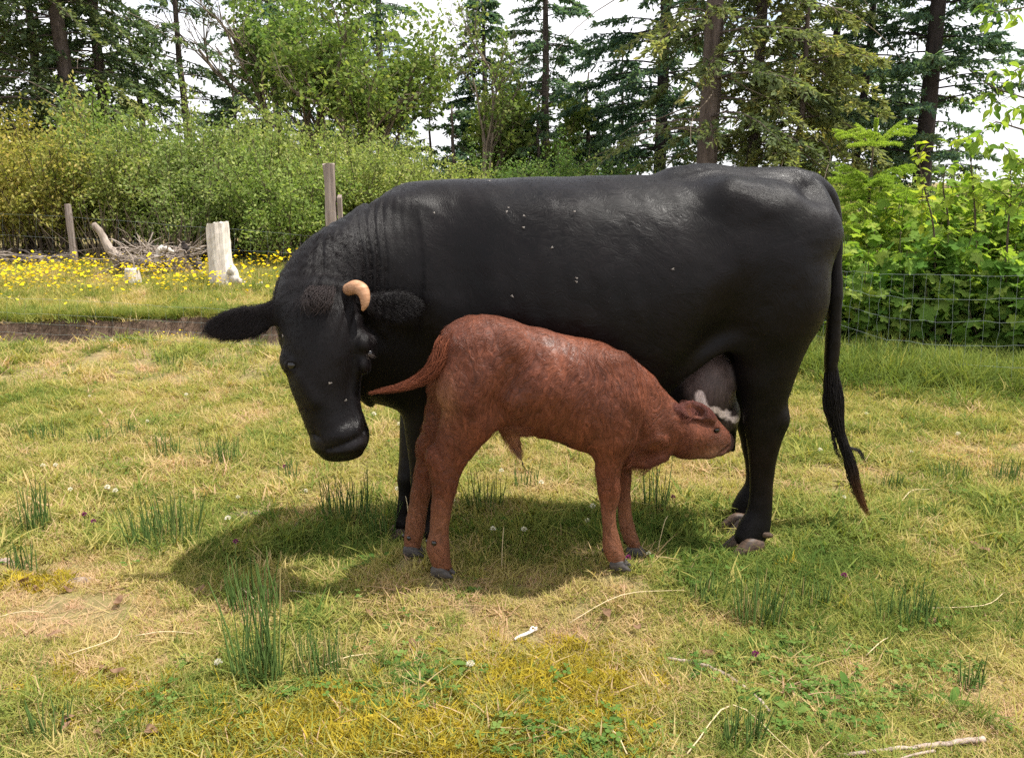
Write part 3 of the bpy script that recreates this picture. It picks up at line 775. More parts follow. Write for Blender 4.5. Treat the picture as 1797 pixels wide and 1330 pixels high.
def post(px, Yd, ytop, half, label, extra=None, seed=3):
    rng = np.random.default_rng(seed)
    x0 = gx(px, Yd); z0 = float(gz(x0, Yd)); H = Q(px, ytop, Yd)[2] - z0
    m = 8; prof = np.array([[math.cos(a), math.sin(a)] for a in np.arange(m) / m * 6.283]) * half
    prof = np.sign(prof) * np.abs(prof / half) ** .6 * half
    tbv, f = [], []
    hs = np.linspace(-.25, H, 9)
    for h in hs:
        w = 1 + .05 * rng.normal(); tbv.append(np.concatenate([prof * w + rng.normal(0, half * .03, 2) , np.full((m, 1), h + 0)], 1))
    V = np.concatenate(tbv + [np.array([[0, 0, H + half * .15]])])
    V[8 * m:9 * m, 2] += rng.normal(0, half * .18, m)
    k = np.arange(m); k2 = (k + 1) % m
    q = np.concatenate([np.stack([i * m + k, i * m + k2, (i + 1) * m + k2, (i + 1) * m + k], 1) for i in range(8)])
    t = np.stack([8 * m + k, 8 * m + k2, np.full(m, 9 * m)], 1)
    root = empty("fence_post", (x0, Yd, z0)); tag(root, label, "post", "fence posts at left")
    link("shaft", mesh_np("shaft", V, [q, t], [M_POST], False), root)
    if extra:
        (px2, y2, h2) = extra
        xx = gx(px2, Yd - .04) - x0; HH = Q(px2, y2, Yd)[2] - z0
        v = np.array([[sx * h2 + xx, sy * h2 * 1.3, z] for z in (-.2, HH) for sx, sy in ((-1, -1), (1, -1), (1, 1), (-1, 1))])
        v[4:6, 2] -= .03
        link("side_stake", mesh_np("side_stake", v, np.array([[0, 1, 5, 4], [1, 2, 6, 5], [2, 3, 7, 6], [3, 0, 4, 7], [4, 5, 6, 7]]), [M_POST]), root)
    return root
post(135, 10.7, 359, .036, "thin square fence post left of the driftwood root", seed=3)
post(589, 9.2, 288, .062, "thick weathered fence post rising behind the cow's neck", (603, 342, .022), seed=4)

# ------------------------------------------------------------------ stumps and driftwood
def gnarl(tb, pts, rad, sides=9, seed=0, n=24):
    rng = np.random.default_rng(seed)
    P = catmull(pts, n); R = np.interp(np.linspace(0, 1, n), np.linspace(0, 1, len(rad)), rad) * (1 + .10 * rng.normal(0, 1, n))
    tb.tube(P + rng.normal(0, .006, P.shape), R, sides)
def stump_pale():
    Yd = 8.95
    x0 = gx(390, Yd); z0 = float(gz(x0, Yd)); H = Q(388, 390, Yd)[2] - z0
    m, L = 18, 14; rng = np.random.default_rng(8)
    hs = np.concatenate([[-.1], np.linspace(0, H, L - 1)])
    V = []
    ang = np.arange(m) / m * 6.283
    ridge = 1 + .10 * np.sin(ang * 3 + .5) + .06 * np.sin(ang * 7)
    for h in hs:
        f = np.exp(-max(h, 0) / .14)
        flare = 1 + f * (.10 + 1.1 * np.clip(np.cos(ang - .0), 0, 1) ** 2)
        r = .112 * ridge * flare * (1 + .02 * rng.normal(0, 1, m))
        V.append(np.stack([np.cos(ang) * r - .01 + .015 * (h / H), np.sin(ang) * r, np.full(m, h)], 1))
    V[-1][:, 2] += np.where(np.cos(ang) < -.55, -.035, 0) + rng.normal(0, .012, m)
    top = V[-1] * np.array([.7, .7, 1]) + np.array([0, 0, -.02]); V.append(top)
    V.append(np.array([[0, 0, H - .02]]))
    n = len(hs); k = np.arange(m); k2 = (k + 1) % m
    q = np.concatenate([np.stack([i * m + k, i * m + k2, (i + 1) * m + k2, (i + 1) * m + k], 1) for i in range(n)])
    t = np.stack([n * m + k, n * m + k2, np.full(m, (n + 1) * m)], 1)
    root = empty("tree_stump", (x0, Yd, z0)); tag(root, "tall pale bleached stump flaring to a root on its right", "stump")
    link("trunk", mesh_np("trunk", np.concatenate(V), [q, t], [M_BLEACH], False), root)
    tb = TB(); o = np.array([x0, Yd, z0])
    gp = lambda px, py: Q(px, py, Yd - .05) - o
    gnarl(tb, [gp(405, 470), gp(415, 492), gp(432, 502), gp(455, 508), gp(475, 508)], [.05, .05, .035, .03, .015], 8, 1)
    gnarl(tb, [gp(445, 508), gp(452, 500), gp(462, 499), gp(470, 505), gp(474, 514)], [.012, .014, .014, .013, .008], 7, 2)
    link("root", tb.mesh("root", [M_BLEACH], True), root)
stump_pale()
def drift():
    Yd = 9.9
    x0 = gx(245, Yd); z0 = float(gz(x0, Yd)); o = np.array([x0, Yd, z0])
    g = lambda px, py, dy=0: Q(px, py, Yd + dy) - o
    root = empty("driftwood_root", o); tag(root, "grey leaning root sweeping down into a pile of dead wood", "dead wood")
    tb = TB(); gnarl(tb, [g(166, 392), g(180, 415), g(195, 440), g(212, 454), g(235, 458), g(262, 460), g(290, 462)], [.030, .046, .055, .058, .052, .045, .03], 9, 11)
    link("main_root", tb.mesh("main_root", [M_DEAD], True), root)
    tb = TB(); gnarl(tb, [g(276, 462, -.1), g(278, 440, -.1), g(290, 437, -.1), g(304, 442, -.08)], [.030, .034, .030, .018], 8, 12)
    link("bent_root", tb.mesh("bent_root", [M_BLEACH], True), root)
    tb = TB(); gnarl(tb, [g(295, 470, .1), g(320, 478, .05), g(345, 486), g(365, 493)], [.06, .065, .05, .03], 8, 13)
    gnarl(tb, [g(195, 440, .02), g(205, 465), g(212, 484), g(220, 494)], [.045, .035, .03, .02], 8, 19)
    link("buttress", tb.mesh("buttress", [M_TWIG], True), root)
    rng = np.random.default_rng(14); tb = TB()
    for k in range(170):
        a = g(rng.uniform(205, 350), rng.uniform(432, 486), rng.uniform(-.2, .35)); d = unit(rng.normal(0, 1, 3) * np.array([1.4, .6, .55])) * rng.uniform(.12, .42)
        q = a + d * np.linspace(-.5, 1, 5)[:, None] + rng.normal(0, .015, (5, 3)); q[:, 2] = np.maximum(q[:, 2], .005)
        tb.tube(q, np.linspace(.008, .003, 5), 4, False)
    tag(link("dead_twigs", tb.mesh("dead_twigs", [M_DEAD], True), root), kind="stuff")
    for (p, r, s, lab) in (([(316, 430), (326, 455), (342, 478), (352, 490)], [.020, .045, .055, .03], 15, "upright grey splintered shard beside the dark one, by the stump"), ([(322, 425), (330, 450), (348, 472), (364, 490)], [.02, .045, .045, .025], 16, "dark charred shard leaning toward the pale stump")):
        tb = TB(); gnarl(tb, [Q(a, b_, Yd - .15) for a, b_ in p], r, 6, s)
        oo = link("wood_shard", tb.mesh("wood_shard", [M_DEAD if s == 15 else M_BARKD], False)); tag(oo, lab, "dead wood")
drift()
def low_stump():
    Yd = 9.1; x0 = gx(236, Yd); z0 = float(gz(x0, Yd)); H = Q(236, 471, Yd)[2] - z0 
    root = empty("low_stump", (x0, Yd, z0)); tag(root, "short pale cut stump among the yellow flowers", "stump")
    m = 12; a = np.arange(m) / m * 6.283; rng = np.random.default_rng(2)
    V = [np.stack([np.cos(a) * r * (1 + .06 * np.sin(a * 3)), np.sin(a) * r, np.full(m, h)], 1) for r, h in ((.10, -.08), (.09, .03), (.075, H - .01), (.070, H))] + [np.array([[0, 0, H + .004]])]
    k = np.arange(m); k2 = (k + 1) % m
    q = np.concatenate([np.stack([i * m + k, i * m + k2, (i + 1) * m + k2, (i + 1) * m + k], 1) for i in range(3)])
    link("block", mesh_np("block", np.concatenate(V), [q, np.stack([3 * m + k, 3 * m + k2, np.full(m, 4 * m)], 1)], [M_BLEACH]), root)
    link("sprout", TB().tube(catmull(np.array([[.03, 0, 0], [.04, -.02, H + .08], [-.02, 0, H + .18], [-.05, 0, H + .22]]), 8), [.012, .01, .009, .008, .007, .006, .005, .004], 5).mesh("sprout", [M_DEAD]), root)
low_stump()
def brush_stems():
    rng = np.random.default_rng(15); tb = TB()
    for k in range(46):
        px = rng.uniform(-60, 130); Yd = rng.uniform(11.2, 12.0); x = gx(px, Yd); z = float(gz(x, Yd)); h = rng.uniform(.5, 1.0)
        s = np.linspace(0, 1, 5)[:, None]
        tb.tube(np.array([x, Yd, z - .03]) + np.array([rng.normal(0, .18), rng.normal(0, .1), h]) * s + rng.normal(0, .012, (5, 3)), np.linspace(.014, .005, 5), 4, False)
    for k in range(90):
        px = rng.uniform(140, 340); Yd = rng.uniform(10.3, 11.0); x = gx(px, Yd); z = float(gz(x, Yd)); h = rng.uniform(.3, .8)
        s = np.linspace(0, 1, 6)[:, None]
        tb.tube(np.array([x, Yd, z - .03]) + np.array([rng.normal(.1, .3), rng.normal(0, .1), h]) * s + np.array([.1, 0, -.1]) * rng.normal(0, 1) * s ** 2, np.linspace(.006, .003, 6), 4, False)
    tag(link("dead_brush_stems", tb.mesh("dead_brush_stems", [M_STEM])), "dark bare brush stems under the olive shrubs at left", kind="stuff")
    tb = TB()
    for k in range(70):
        px = rng.uniform(-60, 125); Yd = rng.uniform(10.9, 11.6); x = gx(px, Yd); z = float(gz(x, Yd)) + rng.uniform(.02, .16)
        d = np.array([rng.normal(0, .35), rng.normal(0, .1), rng.normal(0, .06)])
        tb.tube(np.array([x, Yd, z]) + d * np.linspace(-1, 1, 4)[:, None] + rng.normal(0, .012, (4, 3)), np.linspace(.012, .005, 4), 4, False)
    tag(link("dead_stick_litter", tb.mesh("dead_stick_litter", [M_DEAD])), "pale dead sticks lying behind the fence at left", kind="stuff")
brush_stems()
# ------------------------------------------------------------------ organic bodies: smooth unions of swept ellipses, meshed with surface nets
class Loft:
    """a swept ellipse: nodes (centre, a, b); a lies along the side hint, b across it"""
    def __init__(self, nodes, hint=(0, 1, 0), k=0.05, cap=None, per=5, rev=False, sub=False, hair=True, along=None):
        C = np.array([n[0] for n in nodes], float)
        A = np.array([[n[1], n[2]] for n in nodes], float)
        if len(C) == 1:
            C = np.vstack([C, C + [1e-3, 0, 0]]); A = np.vstack([A, A])
        n = max(2, (len(C) - 1) * per + 1)
        self.C = catmull(C, n); self.A = np.maximum(catmull(A, n), 0.002)
        T = np.gradient(self.C, axis=0); T /= np.linalg.norm(T, axis=1)[:, None]
        if along is not None: T = np.tile(np.asarray(along, float), (n, 1))
        self.T = T; self.along = along
        h = np.asarray(hint, float)
        S = h - T * (T @ h)[:, None]; S /= np.linalg.norm(S, axis=1)[:, None] + 1e-9
        self.S, self.U = S, np.cross(T, S)
        self.k, self.rev, self.sub, self.hair = k, rev, sub, hair
        self.cap = cap
        m = self.A.max() + k + 0.05
        self.lo, self.hi = self.C.min(0) - m, self.C.max(0) + m
    def eval(self, P, tang=False):
        out = np.empty(len(P), np.float32); tg = np.empty((len(P), 3), np.float32) if tang else None
        n = len(self.C)
        for s in range(0, len(P), 40000):
            p = P[s:s + 40000]
            best = None
            if self.along is not None:
                cs = self.C @ self.T[0]; ps = p @ self.T[0]
                j = np.clip(np.searchsorted(cs, ps) - 1, 0, n - 2)
                t = np.clip((ps - cs[j]) / (cs[j + 1] - cs[j]), 0, 1)
                best = [None, j, t, self.C[j] + (self.C[j + 1] - self.C[j]) * t[:, None]]
            else:
                i = ((p[:, None, :] - self.C[None]) ** 2).sum(2).argmin(1)
            for off in (-1, 0) if self.along is None else ():
                j = np.clip(i + off, 0, n - 2)
                a, b = self.C[j], self.C[j + 1]; ab = b - a
                t = ((p - a) * ab).sum(1) / (ab * ab).sum(1)
                tc_ = np.clip(t, 0, 1)
                q = a + ab * tc_[:, None]
                dd = ((p - q) ** 2).sum(1)
                if best is None: best = [dd, j, tc_, q]
                else:
                    m = dd < best[0]
                    best[0] = np.where(m, dd, best[0]); best[1] = np.where(m, j, best[1])
                    best[2] = np.where(m, tc_, best[2]); best[3] = np.where(m[:, None], q, best[3])
            _, j, t, q = best
            t1 = t[:, None]
            A = self.A[j] * (1 - t1) + self.A[j + 1] * t1
            S = self.S[j] * (1 - t1) + self.S[j + 1] * t1
            U = self.U[j] * (1 - t1) + self.U[j + 1] * t1
            T = self.T[j] * (1 - t1) + self.T[j + 1] * t1
            r = p - q
            x = (r * S).sum(1); y = (r * U).sum(1); z = (r * T).sum(1)
            end = ((j == 0) & (t <= 0)) | ((j == n - 2) & (t >= 1))
            z = np.where(end, z, 0.0)
            c = np.minimum(A[:, 0], A[:, 1]) if self.cap is None else np.full(len(p), self.cap)
            k0 = np.sqrt((x / A[:, 0]) ** 2 + (y / A[:, 1]) ** 2 + (z / c) ** 2)
            k1 = np.sqrt((x / A[:, 0] ** 2) ** 2 + (y / A[:, 1] ** 2) ** 2 + (z / c ** 2) ** 2) + 1e-6
            d = np.where(k0 < 1e-3, -np.minimum(A[:, 0], A[:, 1]), k0 * (k0 - 1) / k1)
            out[s:s + 40000] = d
            if tang: tg[s:s + 40000] = T * (-1 if self.rev else 1)
        return (out, tg) if tang else out

def ball(c, rx, ry=None, rz=None, k=0.03, sub=False):
    """ellipsoid with half sizes along x, y, z"""
    ry = rx if ry is None else ry; rz = rx if rz is None else rz
    c = np.asarray(c, float)
    l = Loft([(c - [1e-3, 0, 0], ry, rz), (c + [1e-3, 0, 0], ry, rz)], (0, 1, 0), k=k, cap=rx, per=1, sub=sub, hair=False)
    m = max(rx, ry, rz) + k + 0.05
    l.lo, l.hi = c - m, c + m
    return l

def field(prims, P):
    d = np.full(len(P), 10.0, np.float32)
    for L in prims:
        m = np.all((P > L.lo) & (P < L.hi), axis=1)
        if not m.any(): continue
        di = L.eval(P[m]); d0 = d[m]; k = L.k
        if L.sub:
            di = -di
            h = np.clip(0.5 - 0.5 * (d0 - di) / k, 0, 1)
            d[m] = d0 * (1 - h) + di * h + k * h * (1 - h)
        else:
            h = np.clip(0.5 + 0.5 * (d0 - di) / k, 0, 1)
            d[m] = d0 * (1 - h) + di * h - k * h * (1 - h)
    return d

def surf(prims, px, py, y0=1.9, y1=3.3):
    """where the camera ray through a pixel of the photograph first meets the body"""
    ys = np.arange(y0, y1, 0.003)
    P = np.array([Q(px, py, y) for y in ys])
    d = field(prims, P)
    i = np.argmax(d < 0)
    return P[i] if d[i] < 0 else Q(px, py, 2.6)

def nets(prims, res, post=None, lo=None, hi=None, relax=2):
    lo = np.min([L.lo for L in prims if not L.sub], 0) if lo is None else np.asarray(lo, float)
    hi = np.max([L.hi for L in prims if not L.sub], 0) if hi is None else np.asarray(hi, float)
    B = 8
    nb = np.ceil((hi - lo) / (res * B)).astype(int)
    n = nb * B
    ctr = [(np.arange(nb[a]) + 0.5) * res * B + lo[a] for a in range(3)]
    G = np.stack(np.meshgrid(*ctr, indexing='ij'), -1).reshape(-1, 3)
    f = (lambda P: post(field(prims, P), P)) if post else (lambda P: field(prims, P))
    dc = f(G).reshape(nb)
    V = np.repeat(np.repeat(np.repeat(np.where(dc < 0, -1.0, 1.0).astype(np.float32), B, 0), B, 1), B, 2)
    act = np.argwhere(np.abs(dc) < res * B * 1.9)
    o = np.stack(np.meshgrid(np.arange(B), np.arange(B), np.arange(B), indexing='ij'), -1).reshape(-1, 3)
    idx = (act[:, None, :] * B + o[None]).reshape(-1, 3)
    P = lo + idx * res
    V[idx[:, 0], idx[:, 1], idx[:, 2]] = f(P)
    s = V < 0
    cnt = np.zeros(n - 1, np.int8)
    offs = [(i, j, k) for i in (0, 1) for j in (0, 1) for k in (0, 1)]
    for (i, j, k) in offs:
        cnt += s[i:n[0] - 1 + i, j:n[1] - 1 + j, k:n[2] - 1 + k]
    cells = np.argwhere((cnt > 0) & (cnt < 8))
    ident = np.full(n - 1, -1, np.int32)
    ident[cells[:, 0], cells[:, 1], cells[:, 2]] = np.arange(len(cells))
    cv = {q: V[cells[:, 0] + q[0], cells[:, 1] + q[1], cells[:, 2] + q[2]] for q in offs}
    acc = np.zeros((len(cells), 3)); num = np.zeros(len(cells))
    for a in offs:
        for ax in range(3):
            if a[ax] == 1: continue
            b = list(a); b[ax] = 1; b = tuple(b)
            va, vb = cv[a], cv[b]
            m = (va < 0) != (vb < 0)
            t = np.where(m, va / np.where(m, va - vb, 1), 0)
            p = np.tile(np.array(a, float), (len(cells), 1)); p[:, ax] += t
            acc += np.where(m[:, None], p, 0); num += m
    verts = lo + (cells + acc / num[:, None]) * res
    quads = []
    for ax in range(3):
        u, w = [(1, 2), (2, 0), (0, 1)][ax]
        sl0 = [slice(0, n[i]) for i in range(3)]; sl1 = list(sl0)
        sl0[ax] = slice(0, n[ax] - 1); sl1[ax] = slice(1, n[ax])
        e = np.argwhere(s[tuple(sl0)] != s[tuple(sl1)])
        e = e[(e[:, u] > 0) & (e[:, w] > 0) & (e[:, u] < n[u] - 1) & (e[:, w] < n[w] - 1)]
        def cid(du, dw):
            c = e.copy(); c[:, u] += du; c[:, w] += dw
            return ident[c[:, 0], c[:, 1], c[:, 2]]
        q = np.stack([cid(-1, -1), cid(0, -1), cid(0, 0), cid(-1, 0)], 1)
        inside = s[e[:, 0], e[:, 1], e[:, 2]]
        q = np.where(inside[:, None], q, q[:, ::-1])
        quads.append(q)
    quads = np.concatenate(quads)
    quads = quads[(quads >= 0).all(1)]
    for _ in range(relax):
        ac = np.zeros_like(verts); nn = np.zeros(len(verts))
        for k in range(4):
            for kk in ((k + 1) % 4, (k + 3) % 4):
                np.add.at(ac, quads[:, k], verts[quads[:, kk]]); np.add.at(nn, quads[:, k], 1)
        verts = verts * 0.5 + 0.5 * ac / np.maximum(nn, 1)[:, None]
    return verts, quads

def vnormals(V, F):
    a = V[F[:, 2]] - V[F[:, 0]]; b = V[F[:, 3]] - V[F[:, 1]]
    fn = np.cross(a, b); N = np.zeros_like(V)
    for k in range(4): np.add.at(N, F[:, k], fn)
    return N / (np.linalg.norm(N, axis=1)[:, None] + 1e-12)

def comb(prims, P):
    """direction the coat lies in: along the nearest swept part"""
    T = np.zeros((len(P), 3)); T[:, 2] = -1e-4
    for L in prims:
        if L.sub or not L.hair: continue
        m = np.all((P > L.lo) & (P < L.hi), axis=1)
        if not m.any(): continue
        d, t = L.eval(P[m], True)
        T[m] += t * np.exp(-np.clip(d, -.02, 1) / .022)[:, None]
    return T / (np.linalg.norm(T, axis=1)[:, None] + 1e-9)

def hair_object(name, roots, normals, dirs, length, lift, radius, mat, parent, pts=4, curl=0.0, rng=None, tip=0.25, attrs=None):
    """hair curves: every strand leaves the skin and lies over along dirs"""
    n = len(roots)
    d = dirs - normals * (dirs * normals).sum(1)[:, None]
    d /= np.linalg.norm(d, axis=1)[:, None] + 1e-9
    length = np.broadcast_to(np.asarray(length, float), (n,)); lift = np.broadcast_to(np.asarray(lift, float), (n,))
    t = np.linspace(0, 1, pts)[None, :, None]
    side = np.cross(normals, d)
    L = length[:, None, None]
    lf = lift[:, None, None]
    pos = roots[:, None, :] - normals[:, None, :] * 0.001 + d[:, None, :] * L * t * (1 - 0.15 * t) + normals[:, None, :] * L * lf * (t - 0.55 * t * t)
    if curl:
        ph = rng.uniform(0, 6.28, (n, 1, 1))
        pos = pos + side[:, None, :] * np.sin(t * 5 + ph) * t * L * curl
    hc = bpy.data.hair_curves.new(name)
    hc.add_curves([pts] * n)
    hc.attributes['position'].data.foreach_set('vector', pos.astype(np.float32).ravel())
    r = hc.attributes.get('radius') or hc.attributes.new('radius', 'FLOAT', 'POINT')
    rr = np.broadcast_to(np.asarray(radius, float), (n,))[:, None] * (1 - (1 - tip) * np.linspace(0, 1, pts))[None]
    r.data.foreach_set('value', rr.astype(np.float32).ravel())
    for k, v in (attrs or {}).items():
        a = hc.attributes.new(k, 'FLOAT_COLOR', 'CURVE'); a.data.foreach_set('color', np.asarray(v, np.float32).ravel())
    hc.materials.append(mat)
    o = link(name, hc, parent)
    return o

def sample_quads(V, F, n, rng, weight=None):
    a = V[F[:, 2]] - V[F[:, 0]]; b = V[F[:, 3]] - V[F[:, 1]]
    ar = np.linalg.norm(np.cross(a, b), axis=1) * 0.5
    if weight is not None: ar = ar * weight
    i = rng.choice(len(F), n, p=ar / ar.sum())
    u, v = rng.random((n, 1)), rng.random((n, 1))
    q = F[i]
    return V[q[:, 0]] * (1 - u) * (1 - v) + V[q[:, 1]] * u * (1 - v) + V[q[:, 2]] * u * v + V[q[:, 3]] * (1 - u) * v, i
# ------------------------------------------------------------------ cow and calf
rngA = np.random.default_rng(11)

def coat_material(name, rough, spec, bumpy, streak, tone, across, along):
    """hide with short hair: fine streaks run along the lie of the coat (attribute hc)"""
    b = NB(name)
    a = b.attr('pig').outputs['Color']
    p = b.obj()
    hc = b.attr('hc').outputs['Vector']
    s1 = b.noise(1.0, 4, .65, b.scale_vec(hc, (across, along, across * .5)), .15)
    s2 = b.noise(1.0, 3, .6, b.scale_vec(hc, (across * .3, along * .45, across * .15)), .6)
    n2 = b.noise(7, 5, .62, p)
    c = b.mix(1.0, a, b.ramp(n2, [(0.3, tone[0]), (0.7, tone[1])]), 'MULTIPLY')
    c = b.mix(1.0, c, b.ramp(s1, [(0.28, (1 - streak,) * 3), (0.72, (1 + streak, 1 + streak, 1 + streak * .9))]), 'MULTIPLY')
    c = b.mix(1.0, c, b.ramp(s2, [(0.3, (1 - streak * .55,) * 3), (0.7, (1 + streak * .55,) * 3)]), 'MULTIPLY')
    r = b.ramp(b.math('ADD', b.math('MULTIPLY', b.noise(3.0, 5, .6, p, .5), .6), b.math('MULTIPLY', s1, .4)), [(.38, rough - .10), (.62, rough + .20)])
    h = b.math('ADD', b.math('MULTIPLY', s1, .6), b.math('MULTIPLY', s2, .9))
    return b.principled(c, r, spec, b.bump(h, bumpy, 0.006))

def strand_material(name, rough=0.4, spec=.3):
    b = NB(name)
    return b.principled(b.attr('pig').outputs['Color'], rough, spec)

M_COW = coat_material("cow_coat", 0.38, 0.16, .30, .5, ((.6, .56, .58), (1.5, 1.35, 1.42)), 220, 30)
M_CALF = coat_material("calf_coat", 0.44, 0.24, 1.0, .54, ((.80, .74, .72), (1.2, 1.2, 1.2)), 120, 20)
M_STRAND = strand_material("cow_hair", 0.5, .16)
M_CALFSTRAND = strand_material("calf_hair", 0.55, .15)

def hoof_material(name, c0, c1):
    b = NB(name)
    n = b.noise(40, 4, 0.6, b.scale_vec(b.obj(), (1, 1, 4)))
    return b.principled(b.ramp(n, [(0.3, c0), (0.7, c1)]), 0.55, 0.3, b.bump(n, 0.3, 0.003))
M_HOOF = hoof_material("cow_hoof", (0.020, 0.014, 0.011), (0.105, 0.064, 0.040))
M_CHOOF = hoof_material("calf_hoof", (0.022, 0.019, 0.018), (0.075, 0.065, 0.060))
M_HORN = hoof_material("horn", (0.26, 0.125, 0.060), (0.50, 0.285, 0.165))
b_ = NB("eye"); M_EYE = b_.principled((0.006, 0.005, 0.005), 0.08, 0.6)

def V2(px, py, Y, a, b): return (Q(px, py, Y), a, b)

# ================================================================= the cow
Yc = CYC
def torso_node(x, top, bot, w, Y=Yc):
    t, b = Q(x, top, Y), Q(x, bot, Y)
    return ((t + b) / 2, w, np.linalg.norm(t - b) / 2)

cow = []
cow.append(Loft([torso_node(*s) for s in (
    (655, 372, 690, .15), (700, 330, 712, .205), (760, 316, 722, .245), (850, 314, 728, .285), (950, 310, 730, .305),
    (1050, 309, 726, .31), (1150, 307, 696, .295), (1230, 301, 628, .265), (1300, 303, 600, .24), (1370, 307, 600, .21),
    (1412, 310, 555, .175), (1434, 330, 510, .13), (1447, 362, 470, .07))], k=0.05, cap=0.02, along=(1, 0, 0)))
# shoulder and near, far fore legs
def fore(dy, sx, sole, near):
    s = SOLES[sole]
    top = Yc + dy
    kx, kz = s[0], s[2]
    n = [V2(712, 375, top * 1.0, .06, .10), V2(698, 480, Yc + dy * 1.25, .085, .15), V2(716, 590, Yc + dy * 1.2, .08, .14),
         V2(742, 680, Yc + dy * 1.0, .065, .095)]
    tx = kx + 0.015
    z0 = n[-1][0][2]
    for f, a, b in ((.30, .052, .062), (.52, .044, .050), (.60, .042, .048), (.70, .029, .034), (.82, .027, .031), (.88, .034, .040), (.94, .034, .042)):
        z = z0 + (kz - z0) * f
        n.append((np.array([n[3][0][0] + (tx - n[3][0][0]) * min(1, f * 1.2), n[3][0][1] + (s[1] - n[3][0][1]) * min(1, f * 1.3), z]), a, b))
    return Loft(n, k=0.05)
cow.append(fore(-0.10, 0, 'cow_fore_near', True))
cow.append(fore(0.10, 0, 'cow_fore_far', False))
cow.append(Loft([V2(668, 560, 2.82, .15, .15), V2(676, 625, 2.84, .165, .165)], k=0.08, hair=False))      # brisket
# hind quarters
def hind(near):
    m = -1 if near else 1
    s = SOLES['cow_hind_near' if near else 'cow_hind_far']
    prof = [(1352, 385, .085, .120, .12), (1366, 450, .115, .160, .135), (1352, 555, .110, .160, .14), (1343, 640, .080, .112, .135),
            (1341, 700, .058, .080, .135), (1343, 745, .040, .074, .135), (1339, 790, .034, .054, .135), (1336, 845, .029, .042, .135),
            (1334, 890, .032, .044, .135), (1325, 922, .041, .058, .138), (1314, 944, .043, .056, .142)]
    n = []
    for (px, py, a, b, off) in prof:
        p = Q(px, py, Yc - off)
        if not near:
            p = p.copy(); p[1] = Yc + off
            f = smooth01((0.62 - p[2]) / 0.5)
            p[0] += f * (s[0] - SOLES['cow_hind_near'][0] + 0.035)
            p[2] += f * (s[2] - SOLES['cow_hind_near'][2])
        n.append((p, a, b))
    return Loft(n, k=0.06)
hn, hf = hind(True), hind(False)
cow += [hn, hf]
for L, mm in ((hn, -1), (hf, 1)):                        # point of the hock
    c = Q(1366, 735, Yc - .135)
    if mm > 0: c[1] = Yc + .135; c[0] += .01
    cow.append(ball(c, .030, .026, .040, k=.03))
# hip bones, ridge to the pin bones, hollow beside the tail head, hollow of the flank
for m in (-1, 1):
    cow.append(Loft([(Q(1262, 344, Yc)[0:3] + np.array([0, m * .160, 0]), .05, .05), (Q(1345, 376, Yc) + np.array([0, m * .142, 0]), .05, .05),
                     (Q(1424, 410, Yc) + np.array([0, m * .115, 0]), .045, .055)], k=.09, hair=False))
    cow.append(ball(Q(1412, 338, Yc) + np.array([0, m * .15, 0.02]), .05, .06, .05, k=.07, sub=True))
    cow.append(ball(Q(1228, 400, Yc) + np.array([0, m * .355, 0]), .075, .075, .12, k=.09, sub=True))
    cow.append(ball(Q(815, 430, Yc) + np.array([0, m * .335, 0]), .05, .05, .2, k=.09, sub=True))       # behind the shoulder blade
# spine over the rump and tail
cow.append(Loft([V2(1180, 322, Yc, .06, .05), V2(1240, 318, Yc, .06, .055), V2(1310, 320, Yc, .055, .04), V2(1385, 318, Yc, .05, .045)], k=.05, hair=False))
tail = Loft([V2(1390, 316, Yc, .045, .035), V2(1428, 324, Yc + .01, .040, .036), V2(1458, 358, Yc + .02, .030, .030), V2(1467, 430, Yc + .03, .026, .026),
             V2(1466, 520, Yc + .03, .023, .023), V2(1461, 600, Yc + .04, .020, .020), V2(1458, 655, Yc + .04, .017, .017), V2(1466, 720, Yc + .04, .010, .010)], k=.015)
cow.append(tail)
# skin fold of the flank, udder and teats
for m in (-1, 1):
    o = np.array([0, m, 0])
    cow.append(Loft([(Q(1288, 585, Yc) + o * .17, .03, .045), (Q(1248, 590, Yc) + o * .19, .02, .03), (Q(1200, 618, Yc) + o * .19, .018, .028), (Q(1145, 660, Yc) + o * .17, .02, .03)], k=.05, hair=False))
udder = [ball(Q(1236, 672, Yc - .04), .112, .125, .140, k=.022), ball(Q(1262, 722, Yc - .02), .070, .10, .075, k=.04)]
cow += udder
cow.append(ball(Q(1190, 690, Yc - .02), .09, .10, .085, k=.05))
for (px, py, dy) in ((1224, 742, -.08), (1222, 742, .05), (1281, 752, -.07), (1281, 752, .05)):
    cow.append(Loft([V2(px, py, Yc + dy, .022, .022), V2(px + 3, py + 22, Yc + dy, .015, .015), V2(px + 4, py + 36, Yc + dy, .011, .011)], (0, 1, 0), k=.02))
# neck, turned towards the camera
cow.append(Loft([V2(775, 495, 2.88, .22, .31), V2(700, 492, 2.84, .20, .295), V2(644, 492, 2.76, .172, .236), V2(596, 503, 2.68, .150, .190), V2(562, 534, 2.60, .130, .155), V2(556, 575, 2.54, .105, .13)],
              (0.75, -0.65, 0), k=.06, rev=True))
cow.append(Loft([V2(590, 600, 2.62, .09, .12), V2(640, 610, 2.74, .11, .14)], (0.75, -0.65, 0), k=.08, hair=False))   # throat
